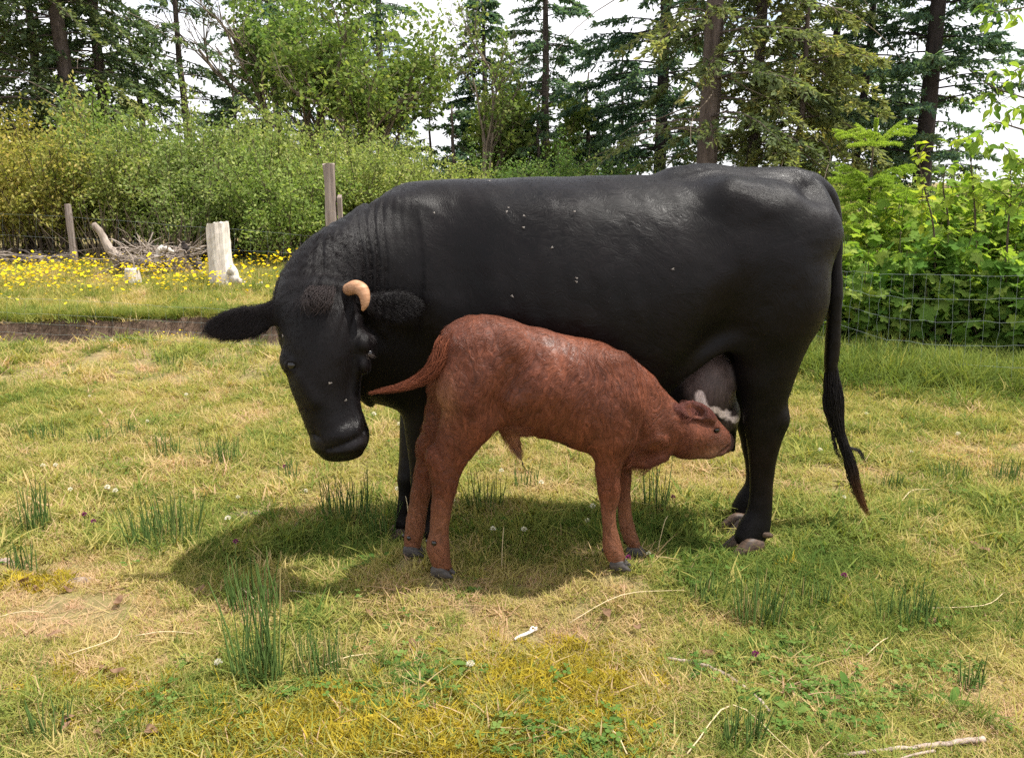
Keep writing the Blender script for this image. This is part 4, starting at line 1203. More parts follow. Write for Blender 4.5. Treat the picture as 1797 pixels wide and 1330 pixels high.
# head: hangs down, forehead to the camera, turned a little to the left of the picture
HS = np.array([0.95, -0.28, 0.0])
head = Loft([V2(563, 512, 2.51, .078, .070), V2(564, 545, 2.495, .112, .10), V2(567, 590, 2.485, .128, .118), V2(570, 635, 2.475, .121, .125), V2(574, 680, 2.455, .102, .115),
             V2(583, 722, 2.435, .088, .098), V2(592, 750, 2.42, .086, .086), V2(597, 776, 2.41, .092, .080), V2(600, 794, 2.41, .070, .058)], HS, k=.03, cap=.022)
cow.append(head)
cow.append(ball(Q(512, 634, 2.415), .033, .03, .032, k=.03))        # brows
cow.append(ball(Q(640, 603, 2.44), .024, .04, .035, k=.03))
cow.append(ball(Q(640, 640, 2.43), .018, .035, .03, k=.03))
cow.append(ball(Q(610, 512, 2.49), .03, .03, .026, k=.03))          # horn bud
cow.append(ball(Q(570, 502, 2.485), .05, .045, .03, k=.03))         # poll
earl = Loft([V2(492, 545, 2.50, .026, .036), V2(468, 553, 2.495, .016, .037), V2(440, 564, 2.49, .011, .050), V2(405, 571, 2.485, .009, .049), V2(376, 575, 2.485, .008, .034), V2(362, 577, 2.485, .006, .014)],
            (0.05, -1, 0.15), k=.02, cap=.008)
earr = Loft([V2(640, 535, 2.52, .026, .034), V2(662, 535, 2.53, .016, .040), V2(690, 538, 2.545, .011, .050), V2(716, 536, 2.56, .009, .045), V2(735, 532, 2.57, .007, .018)],
            (-0.25, -1, 0.1), k=.02, cap=.008)
cow += [earl, earr]
cow.append(Loft([V2(470, 560, 2.47, .012, .016), V2(440, 568, 2.465, .011, .028), V2(405, 574, 2.465, .010, .024), V2(385, 575, 2.468, .008, .012)], (0.05, -1, 0.15), k=.012, cap=.006, sub=True))
cow.append(Loft([V2(662, 540, 2.505, .012, .014), V2(690, 542, 2.52, .011, .026), V2(716, 538, 2.538, .010, .02)], (-0.25, -1, 0.1), k=.012, cap=.006, sub=True))
# nose, nostrils, mouth, eye sockets: cut where the surface is
nz = surf(cow, 558, 768); cow.append(Loft([(nz + [-.012, .004, .006], .016, .007), (nz + [.004, -.002, .002], .018, .009), (nz + [.014, -.004, -.006], .016, .006)], (0, 1, 0), k=.006, sub=True))
nz = surf(cow, 620, 748); cow.append(Loft([(nz + [-.010, .0, -.005], .014, .006), (nz + [.004, .0, .002], .016, .008), (nz + [.014, .004, .006], .014, .006)], (0, 1, 0), k=.006, sub=True))
mouth = [surf(cow, x, y) for (x, y) in ((575, 789), (590, 784), (605, 777), (622, 769), (636, 758))]
cow.append(Loft([(p + [0, .002, 0], .013, .0065) for p in mouth], (0, 1, 0), k=.008, sub=True))
lip = [surf(cow, x, y) for (x, y) in ((592, 794), (610, 790), (628, 779))]
cow.append(Loft([(p + [0, .012, 0.0], .018, .014) for p in lip], (0, 1, 0), k=.012, hair=False))
nosepad = [surf(cow, x, y) for (x, y) in ((566, 774), (592, 768), (618, 758))]
cow.append(Loft([(p + [0, .018, 0.0], .024, .020) for p in nosepad], (0, 1, 0), k=.02, hair=False))
cow.append(Loft([(surf(cow, 622, 655) + [0, .010, 0], .012, .012), (surf(cow, 618, 700) + [0, .008, 0], .013, .013), (surf(cow, 628, 738) + [0, .008, 0], .012, .012)], (0, 1, 0), k=.02, hair=False))
cow.append(Loft([(surf(cow, 530, 665) + [0, .012, 0], .014, .014), (surf(cow, 552, 705) + [0, .010, 0], .014, .014)], (0, 1, 0), k=.025, hair=False))
eyeL = surf(cow, 512, 641); eyeR = surf(cow, 646, 622, 2.3, 2.6)
cow.append(ball(eyeL + [0, -.004, 0], .017, .010, .012, k=.01, sub=True))
cow.append(Loft([(eyeL + [-.020, .006, -.002], .006, .006), (eyeL + [-.006, .000, .013], .007, .006), (eyeL + [.012, .001, .008], .007, .006), (eyeL + [.021, .004, -.007], .006, .006)], (0, 1, 0), k=.01, hair=False))
cow.append(Loft([(eyeL + [-.018, .006, -.006], .005, .005), (eyeL + [-.002, .002, -.014], .006, .005), (eyeL + [.018, .004, -.012], .005, .005)], (0, 1, 0), k=.01, hair=False))

CV, CF = nets(cow, 0.0065)
# wrinkled skin of the turned neck, faint ribs: displace along the normals
CN = vnormals(CV, CF)
x0, x1 = Q(565, 420, 2.72)[0], Q(775, 420, 2.72)[0]
tn = (CV[:, 0] - x0) / (x1 - x0)
zz = CV[:, 2]
wob = (vnoise(CV[:, 0] * 6, zz * 5, 5) - .5) * 0.05 + (zz - 0.9) * (zz - 0.9) * 0.30 * (1 - tn) - (zz - 1.05) * 0.06
ph = tn * (x1 - x0) + wob
msk = smooth01((tn + .05) / .25) * smooth01((.82 - tn) / .4) * smooth01((zz - .80) / .18) * smooth01((1.30 - zz) / .06) * (CN[:, 1] < 0.3)
groove = np.abs(np.sin(ph * math.pi / 0.025 + 1.4 * (vnoise(ph * 14, zz * 3, 8) - .5)))
amp = 1.5 * vnoise(ph * 24, zz * 5, 6) ** 1.3 + .1
CV = CV - CN * (msk * amp * (1 - groove) ** 1.6 * 0.0125)[:, None]
tb_ = smooth01((CV[:, 0] - Q(800, 450, 2.6)[0]) / .15) * smooth01((Q(1200, 450, 2.6)[0] - CV[:, 0]) / .2) * smooth01((1.12 - zz) / .12) * smooth01((zz - .72) / .15)
CV = CV + CN * (tb_ * np.sin((CV[:, 0] + zz * .25) * 2 * math.pi / .085) * 0.0007)[:, None]
CV = CV + CN * ((fbm(CV[:, 0] * 9 + CV[:, 1] * 5, zz * 9, 21, 3) - .5) * 0.008 + (fbm(CV[:, 0] * 3.2 + CV[:, 1], zz * 3.4, 25, 2) - .5) * .045 * smooth01((CV[:, 0] - Q(680, 450, 2.7)[0]) / .2) * smooth01((zz - .45) / .2) * smooth01((1.29 - zz) / .10))[:, None]
CN = vnormals(CV, CF)

def seg_dist_xz(P, pts):
    d = np.full(len(P), 9.0)
    for a, b in zip(pts[:-1], pts[1:]):
        a2, b2 = a[[0, 2]], b[[0, 2]]
        ab = b2 - a2; p = P[:, [0, 2]]
        t = np.clip(((p - a2) @ ab) / (ab @ ab), 0, 1)
        d = np.minimum(d, np.linalg.norm(p - a2 - t[:, None] * ab, axis=1))
    return d

def cow_pigment(P):
    c = np.tile(np.array([0.0028, 0.0020, 0.0021]), (len(P), 1))
    rusty = (smooth01((fbm(P[:, 0] * 3, P[:, 2] * 3, 31, 3) - .5) * 4) * smooth01((0.95 - P[:, 2]) / .3))[:, None]
    c = c * (1 - rusty * .5) + np.array([0.0075, 0.0035, 0.0028]) * rusty * .5
    du = np.minimum.reduce([u.eval(P) for u in udder]) if len(P) else np.zeros(0)
    mu = smooth01((0.012 - du) / .02) * smooth01((0.80 - P[:, 2]) / .04)
    c = c * (1 - mu[:, None]) + np.array([0.085, 0.066, 0.058]) * mu[:, None]
    line = [Q(1221, 688, 2.77), Q(1228, 706, 2.77), Q(1252, 716, 2.77), Q(1290, 737, 2.77)]
    dd = seg_dist_xz(P, line) + (vnoise(P[:, 0] * 60, P[:, 2] * 60, 4) - .5) * .018
    wv = smooth01((.017 - dd) / .008) * (P[:, 1] < Yc) * (du < .05)
    c = c * (1 - wv[:, None]) + np.array([0.62, 0.56, 0.50]) * wv[:, None]
    ms = smooth01((Q(600, 752, 2.4)[2] - P[:, 2]) / .03) * (P[:, 0] < Q(660, 700, 2.4)[0]) * (P[:, 1] < 2.5) * (P[:, 2] > .5)
    c = c * (1 - ms[:, None]) + np.array([0.0085, 0.0078, 0.0085]) * ms[:, None]  # bare muzzle skin, with the lip's grey highlight put into its colour
    return np.concatenate([np.clip(c, 0, 1), np.ones((len(P), 1))], 1)

def lie(me, prims, P, N, down, off, swirl=.5):
    """store, for every vertex, coordinates across and along the lie of the coat"""
    D = comb(prims, P) + np.array([0, 0, -down])
    D = D + np.cross(N, D) * ((fbm(P[:, 0] * 5 + P[:, 1] * 3, P[:, 2] * 5, 51, 2) - .5) * 2 * swirl)[:, None]
    D = unit(D - N * (D * N).sum(1)[:, None]); B = np.cross(N, D)
    q = P - np.asarray(off) - np.array([0, 0, .6])
    v = np.stack([(q * B).sum(1), (q * D).sum(1), (q * N).sum(1)], 1)
    a = me.attributes.new('hc', 'FLOAT_VECTOR', 'POINT'); a.data.foreach_set('vector', v.astype(np.float32).ravel())

cow_root = empty("cow", (Q(1050, 940, Yc)[0], Yc, 0.0))
OFFC = np.array(cow_root.location)
def rel(o, off): o.location = (-off[0], -off[1], -off[2]); return o
me = mesh_np("cow_body", CV, CF, [M_COW], True, {'pig': cow_pigment(CV)}); lie(me, cow, CV, CN, .5, OFFC)
cow_body = rel(link("body", me, cow_root), OFFC)
tag(cow_root, "large black cow with turned down head standing behind the small red brown calf", "cow")

# coat
def dirs_at(prims, P, N, rng, down=.35, jit=.25, swirl=0.0):
    T = comb(prims, P)
    d = T + np.array([0, 0, -down]) + rng.normal(0, jit, P.shape)
    if swirl:
        a = (fbm(P[:, 0] * 7, P[:, 2] * 7, 51, 3) - .5) * swirl
        b2 = np.cross(N, T); d = d + b2 * a[:, None] * 2
    return d

n = 110000
fc_ = CV[CF].mean(1); ew_ = np.where(((fc_[:, 0] < Q(486, 560, 2.49)[0]) & (fc_[:, 1] < 2.6)) | ((fc_[:, 0] > Q(652, 540, 2.52)[0]) & (fc_[:, 0] < Q(748, 540, 2.55)[0]) & (fc_[:, 1] < 2.60) & (fc_[:, 2] > Q(700, 580, 2.55)[2])), 5.0, 1.0)
R, fi = sample_quads(CV, CF, n, rngA, ew_)
NN = (CN[CF[fi]]).mean(1); NN /= np.linalg.norm(NN, axis=1)[:, None]
D = dirs_at(cow, R, NN, rngA, .5, .18, .8)
ln = rngA.uniform(.010, .018, n)
hx = (R[:, 0] < Q(655, 600, 2.45)[0]) & (R[:, 1] < 2.62)                 # head
ears = hx & ((R[:, 0] < Q(486, 560, 2.49)[0])) | ((R[:, 0] > Q(652, 540, 2.52)[0]) & (R[:, 0] < Q(748, 540, 2.55)[0]) & (R[:, 1] < 2.60) & (R[:, 2] > Q(700, 580, 2.55)[2]))
ln = np.where(ears, rngA.uniform(.014, .034, n), ln)
poll = hx & (R[:, 2] > Q(570, 545, 2.45)[2]) & ~ears
ln = np.where(poll, rngA.uniform(.015, .035, n), ln)
ln = np.where(hx & ~poll & ~ears, rngA.uniform(.010, .018, n), ln)
lift = np.where(ears, .55, np.where(poll, .40, np.where(hx, .35, .16)))
keep = ~((R[:, 2] < Q(600, 758, 2.4)[2]) & hx) & (np.minimum.reduce([u.eval(R) for u in udder]) > .012) & (hx | ears | (rngA.random(n) < .28))
R, NN, D, ln, lift = R[keep], NN[keep], D[keep], ln[keep], lift[keep]
pg = cow_pigment(R); pg[:, :3] *= rngA.uniform(.7, 1.5, (len(R), 1)) * np.where((R[:, 0] < Q(655, 600, 2.45)[0]) & (R[:, 1] < 2.62), 3.0, 1.5)[:, None]  # head strands paler: light caught on the forehead is put into their colour
ho = rel(hair_object("coat_hair", R, NN, D, ln, lift, 0.00042, M_STRAND, cow_root, 3, attrs={'pig': pg}), OFFC)
tag(ho, kind="stuff")

# tail switch: long twisted strands
def strands(name, centre, widths, n, rng, mat, parent, off, rad=.0008, colour=(0.012, 0.010, 0.010), tipcol=None, jitter=.35, pts=14, start=(0, .25), wave=.012, short=.35, waven=9, minlen=.3):
    C = catmull(centre, 60); W = np.interp(np.linspace(0, 1, 60), np.linspace(0, 1, len(widths)), widths)
    pos = np.zeros((n, pts, 3)); 
    for i in range(n):
        t0 = rng.uniform(*start); t1 = min(1.0, max(t0 + minlen, 1.0 - abs(rng.normal(0, short))))
        tt = np.linspace(t0, t1, pts) * 59
        k = tt.astype(int).clip(0, 58); f = (tt - k)[:, None]
        c = C[k] * (1 - f) + C[k + 1] * f; w = W[k]
        r = math.sqrt(rng.random()); a = rng.uniform(0, 6.28) + np.linspace(0, rng.normal(0, 1.5), pts)
        ph, fr = rng.uniform(0, 6.28), rng.uniform(.6, 1.4) * waven
        amp = wave * rng.uniform(.2, 1.0) * np.linspace(0, 1, pts)
        pos[i] = c + np.stack([np.cos(a) * w * r + np.sin(np.linspace(0, fr, pts) + ph) * amp, np.sin(a) * w * r + np.cos(np.linspace(0, fr, pts) * .8 + ph) * amp, rng.normal(0, .003, pts)], 1)
    hc = bpy.data.hair_curves.new(name); hc.add_curves([pts] * n)
    hc.attributes['position'].data.foreach_set('vector', pos.astype(np.float32).ravel())
    r = hc.attributes.get('radius') or hc.attributes.new('radius', 'FLOAT', 'POINT')
    r.data.foreach_set('value', (np.tile(np.linspace(1, .35, pts), n) * rad).astype(np.float32))
    cc = np.array(colour)[None] * rng.uniform(.6, 1.6, (n, 1))
    if tipcol is None:
        a = hc.attributes.new('pig', 'FLOAT_COLOR', 'CURVE'); a.data.foreach_set('color', np.concatenate([cc, np.ones((n, 1))], 1).astype(np.float32).ravel())
    else:
        a = hc.attributes.new('pig', 'FLOAT_COLOR', 'POINT')
        endz = centre[-1][2]; z0 = centre[0][2]
        f = smooth01(((z0 - pos[..., 2]) / (z0 - endz) - .62) / .35)[..., None]
        c3 = cc[:, None, :] * (1 - f) + np.array(tipcol) * f
        a.data.foreach_set('color', np.concatenate([c3, np.ones((n, pts, 1))], 2).astype(np.float32).ravel())
    hc.materials.append(mat)
    o = rel(link(name, hc, parent), off); tag(o, kind="stuff")
    return o
TY = Yc + .04
sw = [Q(1459, 625, TY), Q(1460, 665, TY), Q(1463, 695, TY), Q(1466, 725, TY), Q(1474, 760, TY), Q(1486, 795, TY), Q(1497, 825, TY), Q(1503, 850, TY), Q(1512, 880, TY), Q(1525, 905, TY)]
strands("tail_switch", sw, [.018, .030, .036, .030, .017, .019, .017, .013, .012, .006], 520, rngA, M_STRAND, cow_root, OFFC, .0011, tipcol=(0.10, 0.042, 0.016), short=.22)
strands("tail_locks", [Q(1466, 690, TY), Q(1462, 740, TY), Q(1480, 780, TY), Q(1508, 792, TY), Q(1520, 815, TY)], [.02, .008, .006, .005, .002], 40, rngA, M_STRAND, cow_root, OFFC, .0011, short=.15, start=(0, .2))
strands("tail_locks", [Q(1452, 670, TY), Q(1447, 710, TY), Q(1458, 745, TY), Q(1468, 790, TY), Q(1480, 812, TY)], [.012, .007, .006, .005, .002], 40, rngA, M_STRAND, cow_root, OFFC, .0011, short=.15, start=(0, .2))
strands("tail_locks", [Q(1482, 790, TY), Q(1488, 830, TY), Q(1496, 855, TY), Q(1500, 876, TY)], [.012, .007, .005, .002], 30, rngA, M_STRAND, cow_root, OFFC, .0011, short=.15, start=(0, .2))
strands("forelock", [Q(568, 498, 2.47), Q(562, 510, 2.42), Q(556, 530, 2.385), Q(554, 552, 2.375)], [.03, .045, .05, .045], 420, rngA, M_STRAND, cow_root, OFFC, .0006, colour=(0.022, 0.016, 0.015), pts=8, wave=.006, short=.3, start=(0, .3))

# small solids: hooves, horn, eyes
def solid(name, prims, res, mat, parent, off, post=None, smooth=True, relax=1):
    v, f = nets(prims, res, post, relax=relax)
    o = rel(link(name, mesh_np(name, v, f, [mat], smooth), parent), off)
    return o
def hoof(sole, fwd, w, l, h, mat, parent, off, dew=None, splay=0.0):
    s = SOLES[sole]; fwd = np.array([fwd[0], fwd[1], 0.0]); fwd /= np.linalg.norm(fwd)
    sd = np.array([-fwd[1], fwd[0], 0.0])
    pr = []
    for m in (-1, 1):
        b0 = s + sd * m * w * .48
        f2 = fwd + sd * m * splay
        pr.append(Loft([(b0 - f2 * l * .38 + [0, 0, h * .40], w * .45, h * .60), (b0 + [0, 0, h * .42], w * .47, h * .72), (b0 + f2 * l * .34 + [0, 0, h * .26], w * .42, h * .42), (b0 + f2 * l * .62 + [0, 0, h * .10], w * .24, h * .18)], sd, k=.004, cap=w * .3))
    zc = s[2]
    o = solid("hoof", pr, .0045, mat, parent, off, post=lambda d, P: np.maximum(d, zc - P[:, 2]))
    if dew is not None:
        for (dx, dy, dz) in dew:
            b0 = s - fwd * dx + sd * dy + [0, 0, dz]
            solid("dewclaw", [Loft([(b0, .015, .015), (b0 - fwd * .022 - [0, 0, .008], .012, .012), (b0 - fwd * .036 - [0, 0, .012], .007, .007)], (0, 1, 0), k=.004)], .004, mat, parent, off)
    return o
F_C = (-1, -0.25)
hoof('cow_hind_near', F_C, .058, .105, .055, M_HOOF, cow_root, OFFC, [(.050, .025, .072), (.050, -.03, .072)], .12)
hoof('cow_hind_far', F_C, .055, .10, .052, M_HOOF, cow_root, OFFC, None, .12)
hoof('cow_fore_near', F_C, .055, .095, .052, M_HOOF, cow_root, OFFC, None, .1)
hoof('cow_fore_far', F_C, .055, .095, .052, M_HOOF, cow_root, OFFC, None, .1)
horn = solid("horn", [Loft([V2(612, 508, 2.465, .019, .019), V2(624, 504, 2.45, .0215, .0215), V2(635, 509, 2.435, .0205, .0205), V2(640, 521, 2.425, .0165, .0165), V2(640, 534, 2.42, .012, .012), V2(637, 543, 2.42, .006, .006)], (0, 1, 0), k=.004)], .0035, M_HORN, cow_root, OFFC)
for e, r in ((eyeL + [0, .008, 0], .015), (eyeR + [0, .012, 0], .013)):
    solid("eye", [ball(e, r, r, r)], .003, M_EYE, cow_root, OFFC)
# pale lashes by the far eye
R = np.array([eyeR + rngA.normal(0, .006, 3) + [.004, -.004, 0] for _ in range(16)])
rel(tag(hair_object("lashes", R, np.tile([0.6, -.8, 0.], (16, 1)), np.tile([1., -.2, -.6], (16, 1)) + rngA.normal(0, .18, (16, 3)), .022, .2, .0005, M_STRAND, cow_root, 4, attrs={'pig': np.tile([.07, .055, .05, 1], (16, 1))}), kind="stuff"), OFFC)

# ================================================================= the calf
calf = []
def tn_(x, top, bot, w, Y): return torso_node(x, top, bot, w, Y)
calf.append(Loft([tn_(*s) for s in ((784, 600, 670, .045, CAY), (794, 572, 700, .070, CAY), (806, 560, 722, .086, CAY), (840, 555, 745, .105, CAY), (885, 558, 752, .110, CAY), (930, 570, 764, .110, CAY), (980, 584, 776, .112, CAY + .005),
             (1030, 598, 792, .112, CAY + .012), (1072, 611, 805, .100, CAY + .02), (1100, 632, 806, .078, CAY + .03))], k=.03, cap=.02, rev=True, along=(1, 0, 0)))
calf.append(Loft([V2(1072, 705, CAY + .02, .085, .150), V2(1108, 730, CAY + .03, .070, .142), V2(1140, 743, CAY + .045, .058, .116), V2(1172, 752, CAY + .065, .050, .090), V2(1200, 759, CAY + .085, .050, .076)], (0, 1, 0), k=.03, rev=True))
chead = Loft([V2(1196, 763, CAY + .08, .055, .068), V2(1220, 762, CAY + .105, .060, .070), V2(1243, 764, CAY + .135, .052, .062), V2(1260, 771, CAY + .165, .043, .048), V2(1271, 777, CAY + .19, .038, .038)], (-.6, .8, 0), k=.02, cap=.020, rev=True)
calf.append(chead)
calf.append(Loft([V2(1200, 790, CAY + .075, .03, .026), V2(1235, 793, CAY + .11, .03, .024), V2(1258, 790, CAY + .15, .026, .018)], (-.6, .8, 0), k=.025, hair=False))       # jaw
calf.append(ball(Q(1247, 740, CAY + .125), .018, .025, .018, k=.02))      # brow
calf.append(Loft([V2(1108, 800, CAY + .03, .04, .03), V2(1130, 812, CAY + .035, .022, .02), V2(1165, 803, CAY + .05, .02, .016)], (0, 1, 0), k=.03, hair=False))        # dewlap
calf.append(Loft([V2(1126, 780, CAY - .002, .010, .006), V2(1148, 768, CAY + .004, .010, .006), V2(1165, 770, CAY + .014, .009, .006), V2(1168, 780, CAY + .020, .007, .006)], (0, 1, 0), k=.02, hair=False))   # fold of skin
cear = Loft([V2(1252, 737, CAY + .09, .014, .016), V2(1238, 727, CAY + .065, .009, .024), V2(1217, 719, CAY + .045, .006, .032), V2(1202, 716, CAY + .035, .006, .026), V2(1188, 715, CAY + .030, .005, .010)], (0.1, -1, 0.35), k=.01, cap=.006)
calf.append(cear)
calf.append(Loft([V2(1234, 727, CAY + .053, .008, .013), V2(1215, 719, CAY + .032, .007, .021), V2(1202, 717, CAY + .023, .006, .014)], (0.1, -1, 0.35), k=.008, cap=.005, sub=True))
def leg(nodes, hint=(0, 1, 0), k=.03): 
    l = Loft([V2(*n) for n in nodes], hint, k=k); calf.append(l); return l
leg([(822, 610, CAY - .045, .055, .075), (830, 670, CAY - .06, .060, .108), (828, 722, CAY - .06, .052, .096), (808, 762, CAY - .055, .040, .078), (790, 798, CAY - .052, .030, .062), (782, 826, CAY - .05, .027, .052),
     (779, 860, CAY - .05, .022, .039), (774, 900, CAY - .05, .0195, .034), (770, 935, CAY - .05, .020, .032), (769, 960, CAY - .05, .026, .037), (773, 982, CAY - .05, .025, .032), (776, 992, CAY - .05, .025, .031)])
leg([(812, 620, CAY + .05, .05, .07), (806, 690, CAY + .06, .055, .10), (785, 735, CAY + .065, .045, .078), (762, 775, CAY + .07, .034, .052), (752, 810, CAY + .075, .028, .042), (742, 850, CAY + .078, .024, .034),
     (733, 895, CAY + .08, .022, .033), (727, 930, CAY + .08, .024, .034), (723, 955, CAY + .08, .024, .030)])
leg([(1070, 640, CAY - .03, .045, .07), (1075, 700, CAY - .045, .055, .092), (1072, 760, CAY - .045, .045, .072), (1070, 800, CAY - .04, .036, .052), (1067, 835, CAY - .035, .026, .038), (1069, 866, CAY - .03, .027, .036),
     (1068, 900, CAY - .03, .0185, .0245), (1071, 935, CAY - .03, .019, .025), (1075, 962, CAY - .03, .024, .031), (1083, 982, CAY - .03, .022, .027)])
leg([(1078, 720, CAY + .075, .045, .07), (1085, 790, CAY + .085, .034, .042), (1093, 838, CAY + .09, .026, .028), (1094, 868, CAY + .09, .024, .025), (1097, 905, CAY + .09, .020, .024), (1104, 935, CAY + .09, .022, .026), (1112, 956, CAY + .09, .020, .023)])
for (x, y, dy) in ((757, 800, -.05), (742, 782, .07)):      # points of the hocks
    calf.append(ball(Q(x, y, CAY + dy), .016, .018, .03, k=.025))
for m in (-1, 1):                                          # hip bones, hollow beside the tail
    calf.append(ball(Q(905, 600, CAY) + np.array([0, m * .078, 0]), .03, .025, .03, k=.04))
    calf.append(ball(Q(872, 700, CAY) + np.array([0, m * .125, 0]), .02, .03, .05, k=.05, sub=True))
    calf.append(ball(Q(895, 655, CAY) + np.array([0, m * .140, 0]), .04, .035, .05, k=.05, sub=True))
ctail = Loft([V2(818, 575, CAY, .026, .024), V2(792, 582, CAY - .02, .024, .024), V2(777, 612, CAY - .045, .020, .020), V2(761, 648, CAY - .055, .017, .017), V2(730, 670, CAY - .06, .013, .013), V2(700, 680, CAY - .06, .009, .009)], (0, 1, 0), k=.02)
calf.append(ctail)
calf.append(Loft([V2(890, 745, CAY, .04, .03), V2(900, 768, CAY, .024, .024), V2(908, 786, CAY, .014, .014)], (0, 1, 0), k=.03))
cmouth = [surf(calf, x, y) for (x, y) in ((1278, 783), (1270, 790), (1262, 795))]
calf.append(Loft([(p, .008, .004) for p in cmouth], (0, 1, 0), k=.006, sub=True))
ceye = surf(calf, 1258, 755)
calf.append(ball(ceye + [0, -.002, 0], .013, .012, .010, k=.010, sub=True))
calf.append(Loft([(ceye + [-.013, .004, .002], .004, .004), (ceye + [0, -.002, .011], .005, .004), (ceye + [.012, .006, .004], .004, .004)], (0, 1, 0), k=.006, hair=False))

KV, KF = nets(calf, 0.0042)
KN = vnormals(KV, KF)
KV = KV + KN * ((fbm(KV[:, 0] * 22 + KV[:, 2] * 6, KV[:, 2] * 14, 61, 3) - .5) * .008 + (fbm(KV[:, 0] * 9 + KV[:, 2] * 3, KV[:, 2] * 6, 64, 2) - .5) * .020 * smooth01((KV[:, 2] - .42) / .15))[:, None]
KN = vnormals(KV, KF)
def calf_pigment(P):
    base = np.array([0.112, 0.0345, 0.0172]); dark = np.array([0.060, 0.017, 0.010]); pale = np.array([0.250, 0.115, 0.062])
    n1 = fbm(P[:, 0] * 6, P[:, 2] * 6, 71, 3)
    c = base[None] * (0.75 + .5 * n1)[:, None]
    d = smooth01((fbm(P[:, 0] * 13, P[:, 2] * 13, 72, 3) - .56) * 7) * smooth01((P[:, 2] - .5) / .15)
    c = c * (1 - .28 * d[:, None]) + dark * .28 * d[:, None]
    # pale insides of the thighs, belly and jaw
    bel = np.maximum(np.exp(-((P[:, 0] - Q(905, 760, CAY)[0]) ** 2 + (P[:, 2] - Q(905, 765, CAY)[2]) ** 2) / .0016), .8 * np.exp(-((P[:, 0] - Q(785, 690, CAY)[0]) ** 2 / .0012 + (P[:, 2] - Q(785, 690, CAY)[2]) ** 2 / .004)))
    jw = .7 * np.exp(-((P[:, 0] - Q(1250, 790, CAY + .1)[0]) ** 2 / .0025 + (P[:, 2] - Q(1250, 795, CAY + .1)[2]) ** 2 / .0007))
    shin = .45 * smooth01((.36 - P[:, 2]) / .15)
    bel = np.clip(np.maximum.reduce([bel, jw, shin * np.ones(len(P))]), 0, 1)
    c = c * (1 - .85 * bel[:, None]) + pale * .85 * bel[:, None]
    nose = smooth01((P[:, 0] - Q(1273, 775, CAY + .19)[0]) / .008) * (P[:, 2] > .4)
    c = c * (1 - nose[:, None]) + np.array([.05, .022, .018]) * nose[:, None]
    ei = smooth01((.012 - np.abs(cear.eval(P))) / .01) * (P[:, 2] > Q(1215, 733, CAY + .07)[2])
    c = c * (1 - .8 * ei[:, None]) + np.array([.085, .026, .022]) * .8 * ei[:, None]
    tip = smooth01((Q(692, 680, CAY)[0] - P[:, 0] + .02) / .06)
    c = c * (1 - tip[:, None]) + np.array([.035, .018, .013]) * tip[:, None]
    blk = np.exp(-((P[:, 0] - Q(985, 772, CAY)[0]) ** 2 / .0010 + (P[:, 2] - Q(985, 775, CAY)[2]) ** 2 / .0003))
    c = c * (1 - .8 * blk[:, None]) + np.array([.022, .009, .006]) * .8 * blk[:, None]
    return np.concatenate([np.clip(c, 0, 1), np.ones((len(P), 1))], 1)
calf_root = empty("calf", (Q(950, 990, CAY)[0], CAY, 0.0))
OFFK = np.array(calf_root.location)
tag(calf_root, "small red brown calf drinking with its head under the black cow", "calf")
me = mesh_np("calf_body", KV, KF, [M_CALF], True, {'pig': calf_pigment(KV)}); lie(me, calf, KV, KN, .75, OFFK, 1.3)
calf_body = rel(link("body", me, calf_root), OFFK)
n = 30000
R, fi = sample_quads(KV, KF, n, rngA)
NN = (KN[KF[fi]]).mean(1); NN /= np.linalg.norm(NN, axis=1)[:, None]
D = dirs_at(calf, R, NN, rngA, .75, .09, 2.0)
clump = vnoise(R[:, 0] * 40, R[:, 2] * 40, 81)
Ds = unit(comb(calf, R) + np.array([0, 0, -.75])); Bs = np.cross(NN, Ds)
streak = fbm((R * Bs).sum(1) * 130, (R * Ds).sum(1) * 24, 83, 2)
ln = rngA.uniform(.016, .028, n) * (0.7 + .6 * clump)
leglow = R[:, 2] < Q(800, 850, CAY)[2]
ln = np.where(leglow, ln * .6, ln)
face = R[:, 0] > Q(1215, 760, CAY + .1)[0]
ln = np.where(face, ln * .45, ln)
shaggy = (np.abs(R[:, 0] - Q(905, 770, CAY)[0]) < .06) & (R[:, 2] < Q(905, 735, CAY)[2]) | (np.abs(R[:, 0] - Q(1130, 810, CAY)[0]) < .06) & (R[:, 2] < Q(1130, 795, CAY)[2]) & (R[:, 2] > Q(1130, 830, CAY)[2])
ln = np.where(shaggy, ln * 2.2, ln)
pg = calf_pigment(R); pg[:, :3] *= (rngA.uniform(.9, 1.25, n) * (.45 + 1.25 * streak))[:, None]; pg[:, 1] *= .85 + .35 * streak
ho = rel(hair_object("coat_hair", R, NN, D, ln, np.where(shaggy, .45, .13), 0.00042, M_CALFSTRAND, calf_root, 4, curl=.05, rng=rngA, attrs={'pig': pg}), OFFK)
tag(ho, kind="stuff")
strands("tail_hair", [Q(798, 576, CAY - .01), Q(783, 598, CAY - .04), Q(773, 630, CAY - .055), Q(755, 655, CAY - .06), Q(722, 674, CAY - .062), Q(690, 683, CAY - .062), Q(648, 690, CAY - .06)], [.024, .032, .036, .036, .031, .024, .004], 1500, rngA, M_CALFSTRAND, calf_root, OFFK, .0007, colour=(.120, .036, .017), pts=8, wave=.006, short=.45, start=(0, .75), waven=4, minlen=.15)
strands("navel_hair", [Q(903, 770, CAY), Q(908, 790, CAY), Q(914, 806, CAY)], [.018, .013, .002], 120, rngA, M_CALFSTRAND, calf_root, OFFK, .0007, colour=(.22, .15, .11), pts=6, wave=.004, short=.3)
